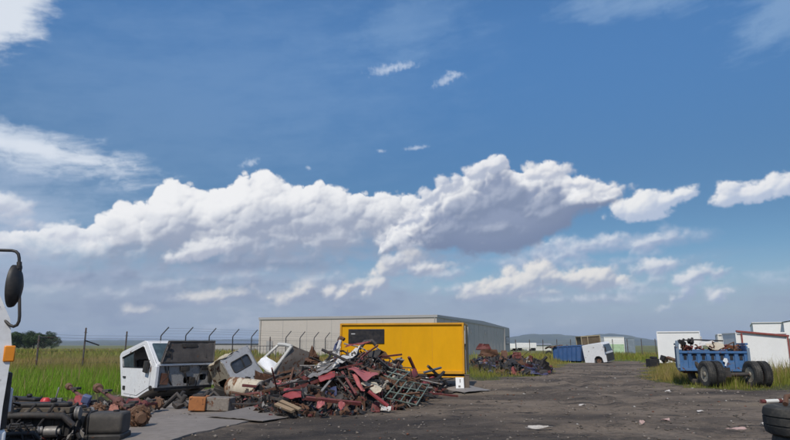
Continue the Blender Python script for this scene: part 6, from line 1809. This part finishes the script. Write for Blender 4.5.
def axle(p, q, label, mat_, r=.07, hub=.2, near=True):
    a, c = Vector(p), Vector(q); o = (a + c) / 2; o.z = 0; t = thing('truck_axle', label, 'axle', o); a, c = a - o, c - o; d = (c - a).normalized()
    b = MB(); b.tube([a, a.lerp(c, .3), a.lerp(c, .5), a.lerp(c, .7), c], [r * .55, r * .62, r * .9, r * .62, r * .55], 12); b.obj('axle_beam', mat_, t)
    M = TM(c) @ d.to_track_quat('Z', 'Y').to_matrix().to_4x4()
    HM = paint('hub_rust', (.17, .095, .055), .8, .1, .5, dirtc=(.05, .035, .03), rust=.4, sc_=4, bmp=.4)
    b = MB(); b.lathe([(0, -.10), (hub * .9, -.10), (hub * .9, -.06), (hub, -.055), (hub, .02), (hub * .92, .025), (hub * .9, .05), (hub * .55, .06), (hub * .5, .16), (hub * .42, .17), (hub * .40, .20), (0, .2)], M, 30)
    for k in range(10): b.box((hub * .985 * math.cos(k * .628), hub * .985 * math.sin(k * .628), -.02), (.05, .03, .07), 0, (0, 0, k * .628), M)
    for k in range(9): b.cyl(M @ Vector((hub * .72 * math.cos(k * .698), hub * .72 * math.sin(k * .698), .05)), M @ Vector((hub * .72 * math.cos(k * .698), hub * .72 * math.sin(k * .698), .13)), .017, 7)
    b.obj('hub', HM, t)
    M = TM(a) @ (-d).to_track_quat('Z', 'Y').to_matrix().to_4x4(); h = hub * .5
    MB().lathe([(0, -.1), (h * .8, -.1), (h, -.05), (h, .06), (h * .6, .08), (h * .4, .15), (0, .16)], M, 22).obj('hub', HM, t)
    m = a.lerp(c, .55); MB().lathe([(q_ * r / .10, z_ * r / .10) for q_, z_ in ((0, -.16), (.12, -.14), (.17, -.04), (.17, .05), (.12, .12), (.06, .15), (.05, .26), (0, .26))], TM(m) @ RM(R(70), 0, .4), 20).obj('differential', mat_, t)
    for u in (.25, .78): MB().box(a.lerp(c, u) + Vector((0, 0, .08)), (.14, .22, .05)).obj('spring_seat', S_DARK, t)


AXR = paint('axle_red_brown', (0.15, 0.062, 0.05), 0.75, 0, .45, dirtc=(.07, .05, .04), rust=.35, sc_=3, bmp=.3)
axle(P(98, 388, 15.2), P(139, 416.5, 12.6), 'red brown axle with a big rusty hub at the corner of the concrete', AXR, .07, .22)
axle(P(69, 386.5, 14.6), P(98, 411, 12.9), 'red brown axle rising out of the grass behind the dark tank', AXR, .06, .15)
axle(P(124, 407, 13.6), P(158, 403, 15.4), 'dull red short axle lying right beneath the white cab wreck', S_DRED, .06, .14)
for pts, Y, m_, lb in ((((55, 414), (68, 415.5), (70, 408.5), (57, 406)), 11.8, S_RED, 'bright red plate over the black engine scrap, toward the white truck'), (((73, 404), (82, 406), (83, 395.5), (75, 396)), 13.2, S_RED, 'upright red plate before the grass between the two axles'),
                       (((60, 409), (75, 404), (73, 398.5), (62, 404)), 12.6, S_RUST, 'brown triangular plate beside the upright red plate'), (((108, 413), (119, 415), (118, 404), (110, 405)), 13.2, paint('faded_orange_red', (.30, .11, .08), .7, 0, .4, rust=.25), 'faded orange red bracket plate left of the big rusty hub'),
                       (((126, 404), (141, 403), (139, 397.5), (128, 398)), 14.3, S_DRED, 'dark red bumper plate under the white cab door')):
    b = MB(); b.quadsheet(*[P(px, py, Y + (.25 if i > 1 else 0)) for i, (px, py) in enumerate(pts)], .02, (6, 5), .035, len(lb), 0, 0, .03); ob = piece('steel_plate', b, m_, lb, 'plate')
    z = ob.location.z
    if z > .12:
        q = P((pts[0][0] + pts[1][0]) / 2, (pts[0][1] + pts[1][1]) / 2, Y + .1); b = MB(); b.beam((0, 0, -q.z), (0, 0, .02), .10, .12); b.box((0, 0, -q.z + .05), (.4, .3, .1)); o = b.obj('bracket_foot', S_DARK, ob); o.location = q - ob.location
q = P(45.5, 401.5, 11.6); t = thing('red_cap', 'round bright red cap sticking up from the black engine scrap', 'float', (q.x, q.y, 0))  # round red cap standing on a dark stem
MB().lathe([(0, .075), (.05, .07), (.085, .03), (.09, -.05), (.06, -.075), (0, -.08)], TM(0, 0, q.z), 20).obj('cap', paint('cap_red', (.50, .03, .03), .45, 0, .2), t); MB().beam((0, 0, 0), (0, 0, q.z - .07), .08, .08).obj('stem', S_DARK, t)
q = P(86.5, 399, 13.0); b = MB(); b.box((q.x, q.y, q.z), (.16, .14, .16), 0, (.2, .3, .2)); b.beam((q.x, q.y, 0), (q.x, q.y, q.z), .09, .09); piece('blue_casting', b, paint('dull_blue', (.09, .12, .24), .6, 0, .35, rust=.1), 'small dull blue casting between the red brown axles', 'casting', bevel=.02)

# fill between the foreground pieces
b = MB(); rg = random.Random(19)
for i in range(760):
    px = rg.uniform(-8, 150); py = rg.uniform(409, 446) if px < 90 else rg.uniform(404, 420); q = G(px, py); sz = rg.uniform(.03, .16); q.z = sz * .35 + rg.uniform(0, .18) * (1 if px < 90 else .4); shard(b, q, sz, rg, [36, 34, 12, 6, 8, 0, 1, 0])
tag(b.obj('scrap_debris', S_ALL, smooth=30), kind='stuff')

# ------------------------------------------------------------------ litter on the yard
PAPER = paint('paper_pink', (.42, .29, .27), .85, 0, .5, sc_=4); PAPW = paint('paper_white', (.52, .49, .46), .85, 0, .45, sc_=4)
for px, py, w_, m_, lb in ((538, 427, 34, PAPW, 'long pale paper strip lying on the yard in front of the heap'), (665, 419.5, 13, PAPER, 'pinkish flattened carton on the bare yard'), (736, 428.5, 26, PAPER, 'long pinkish board scrap on the yard left of the stacked tyres'),
                           (582, 405, 9, PAPW, 'small pale scrap far out on the open yard'), (700, 411, 8, PAPW, 'pale scrap on the dusty patch before the trailer'), (642, 422, 7, PAPER, 'small tan scrap beside the pinkish carton'), (668, 391, 7, PAPW, 'pale scrap at the grass edge before the trailer'), (762, 424, 6, PAPW, 'small white scrap close to the stacked tyres')):
    g = G(px, py, .05); k = g.y / 608; b = MB(); r0 = w_ * k / 2; r0 *= .75; r1 = .20 * k * g.y / 1.6
    b.quadsheet(g + Vector((-r0, -r1, 0)), g + Vector((r0, -r1 * .5, 0)), g + Vector((r0 * .9, r1, .02)), g + Vector((-r0 * .8, r1 * .7, .01)), .006, (8, 4), .018, px, 0, 0, .08); piece('paper_scrap', b, m_, lb, 'litter')
a, c = G(761, 401.5, .07), G(784, 400.5, .07); t = thing('striped_pole', 'white pole with dark red bands lying on the dusty patch by the stacked tyres', 'pole', (a.x, a.y, 0)); o = Vector((a.x, a.y, 0))
MB().tube([a - o, c - o], .055, 10).obj('pole', PAN2, t)
b = MB()
for u in (0.0, .72): b.tube([a.lerp(c, u) - o, a.lerp(c, u + .16) - o], .06, 10)
b.obj('red_band', S_DRED, t)
top_z = 0.02 + .31 + .302 * 2
q = Vector((g_x := P(811, 360, 7.0).x, 7.0, top_z)); b = MB(); b.tube([q + Vector((-.38, -.05, .03)), q + Vector((-.30, .05, .10)), q + Vector((-.1, .1, .12)), q + Vector((.2, .1, .05))], .028, 8); piece('rusty_rod', b, S_RUST, 'bent rusty rod lying on top of the stacked tyres', 'rod')
b = MB(); b.quadsheet(q + Vector((-.30, -.2, .02)), q + Vector((0, -.25, .02)), q + Vector((.05, 0, .05)), q + Vector((-.26, .0, .04)), .008, (5, 4), .015, 3); piece('white_rag', b, PAPW, 'white rag lying on the top tyre of the stack', 'rag')


# ------------------------------------------------------------------ the air between the yard and the far hills
def haze():
    m = bpy.data.materials.new('haze_air'); m.use_nodes = True; nt = m.node_tree; nt.nodes.clear()
    out = nt.nodes.new('ShaderNodeOutputMaterial'); v = nt.nodes.new('ShaderNodeVolumePrincipled')
    v.inputs['Color'].default_value = (0.68, 0.81, 1.0, 1); v.inputs['Density'].default_value = 0.00012; v.inputs['Anisotropy'].default_value = 0.0
    nt.links.new(v.outputs[0], out.inputs['Volume'])
    MBx = MB().box((0, 5300, 78), (17000, 12200, 164)); o = MBx.obj('haze', m, smooth=0); tag(o, kind='stuff')


haze()
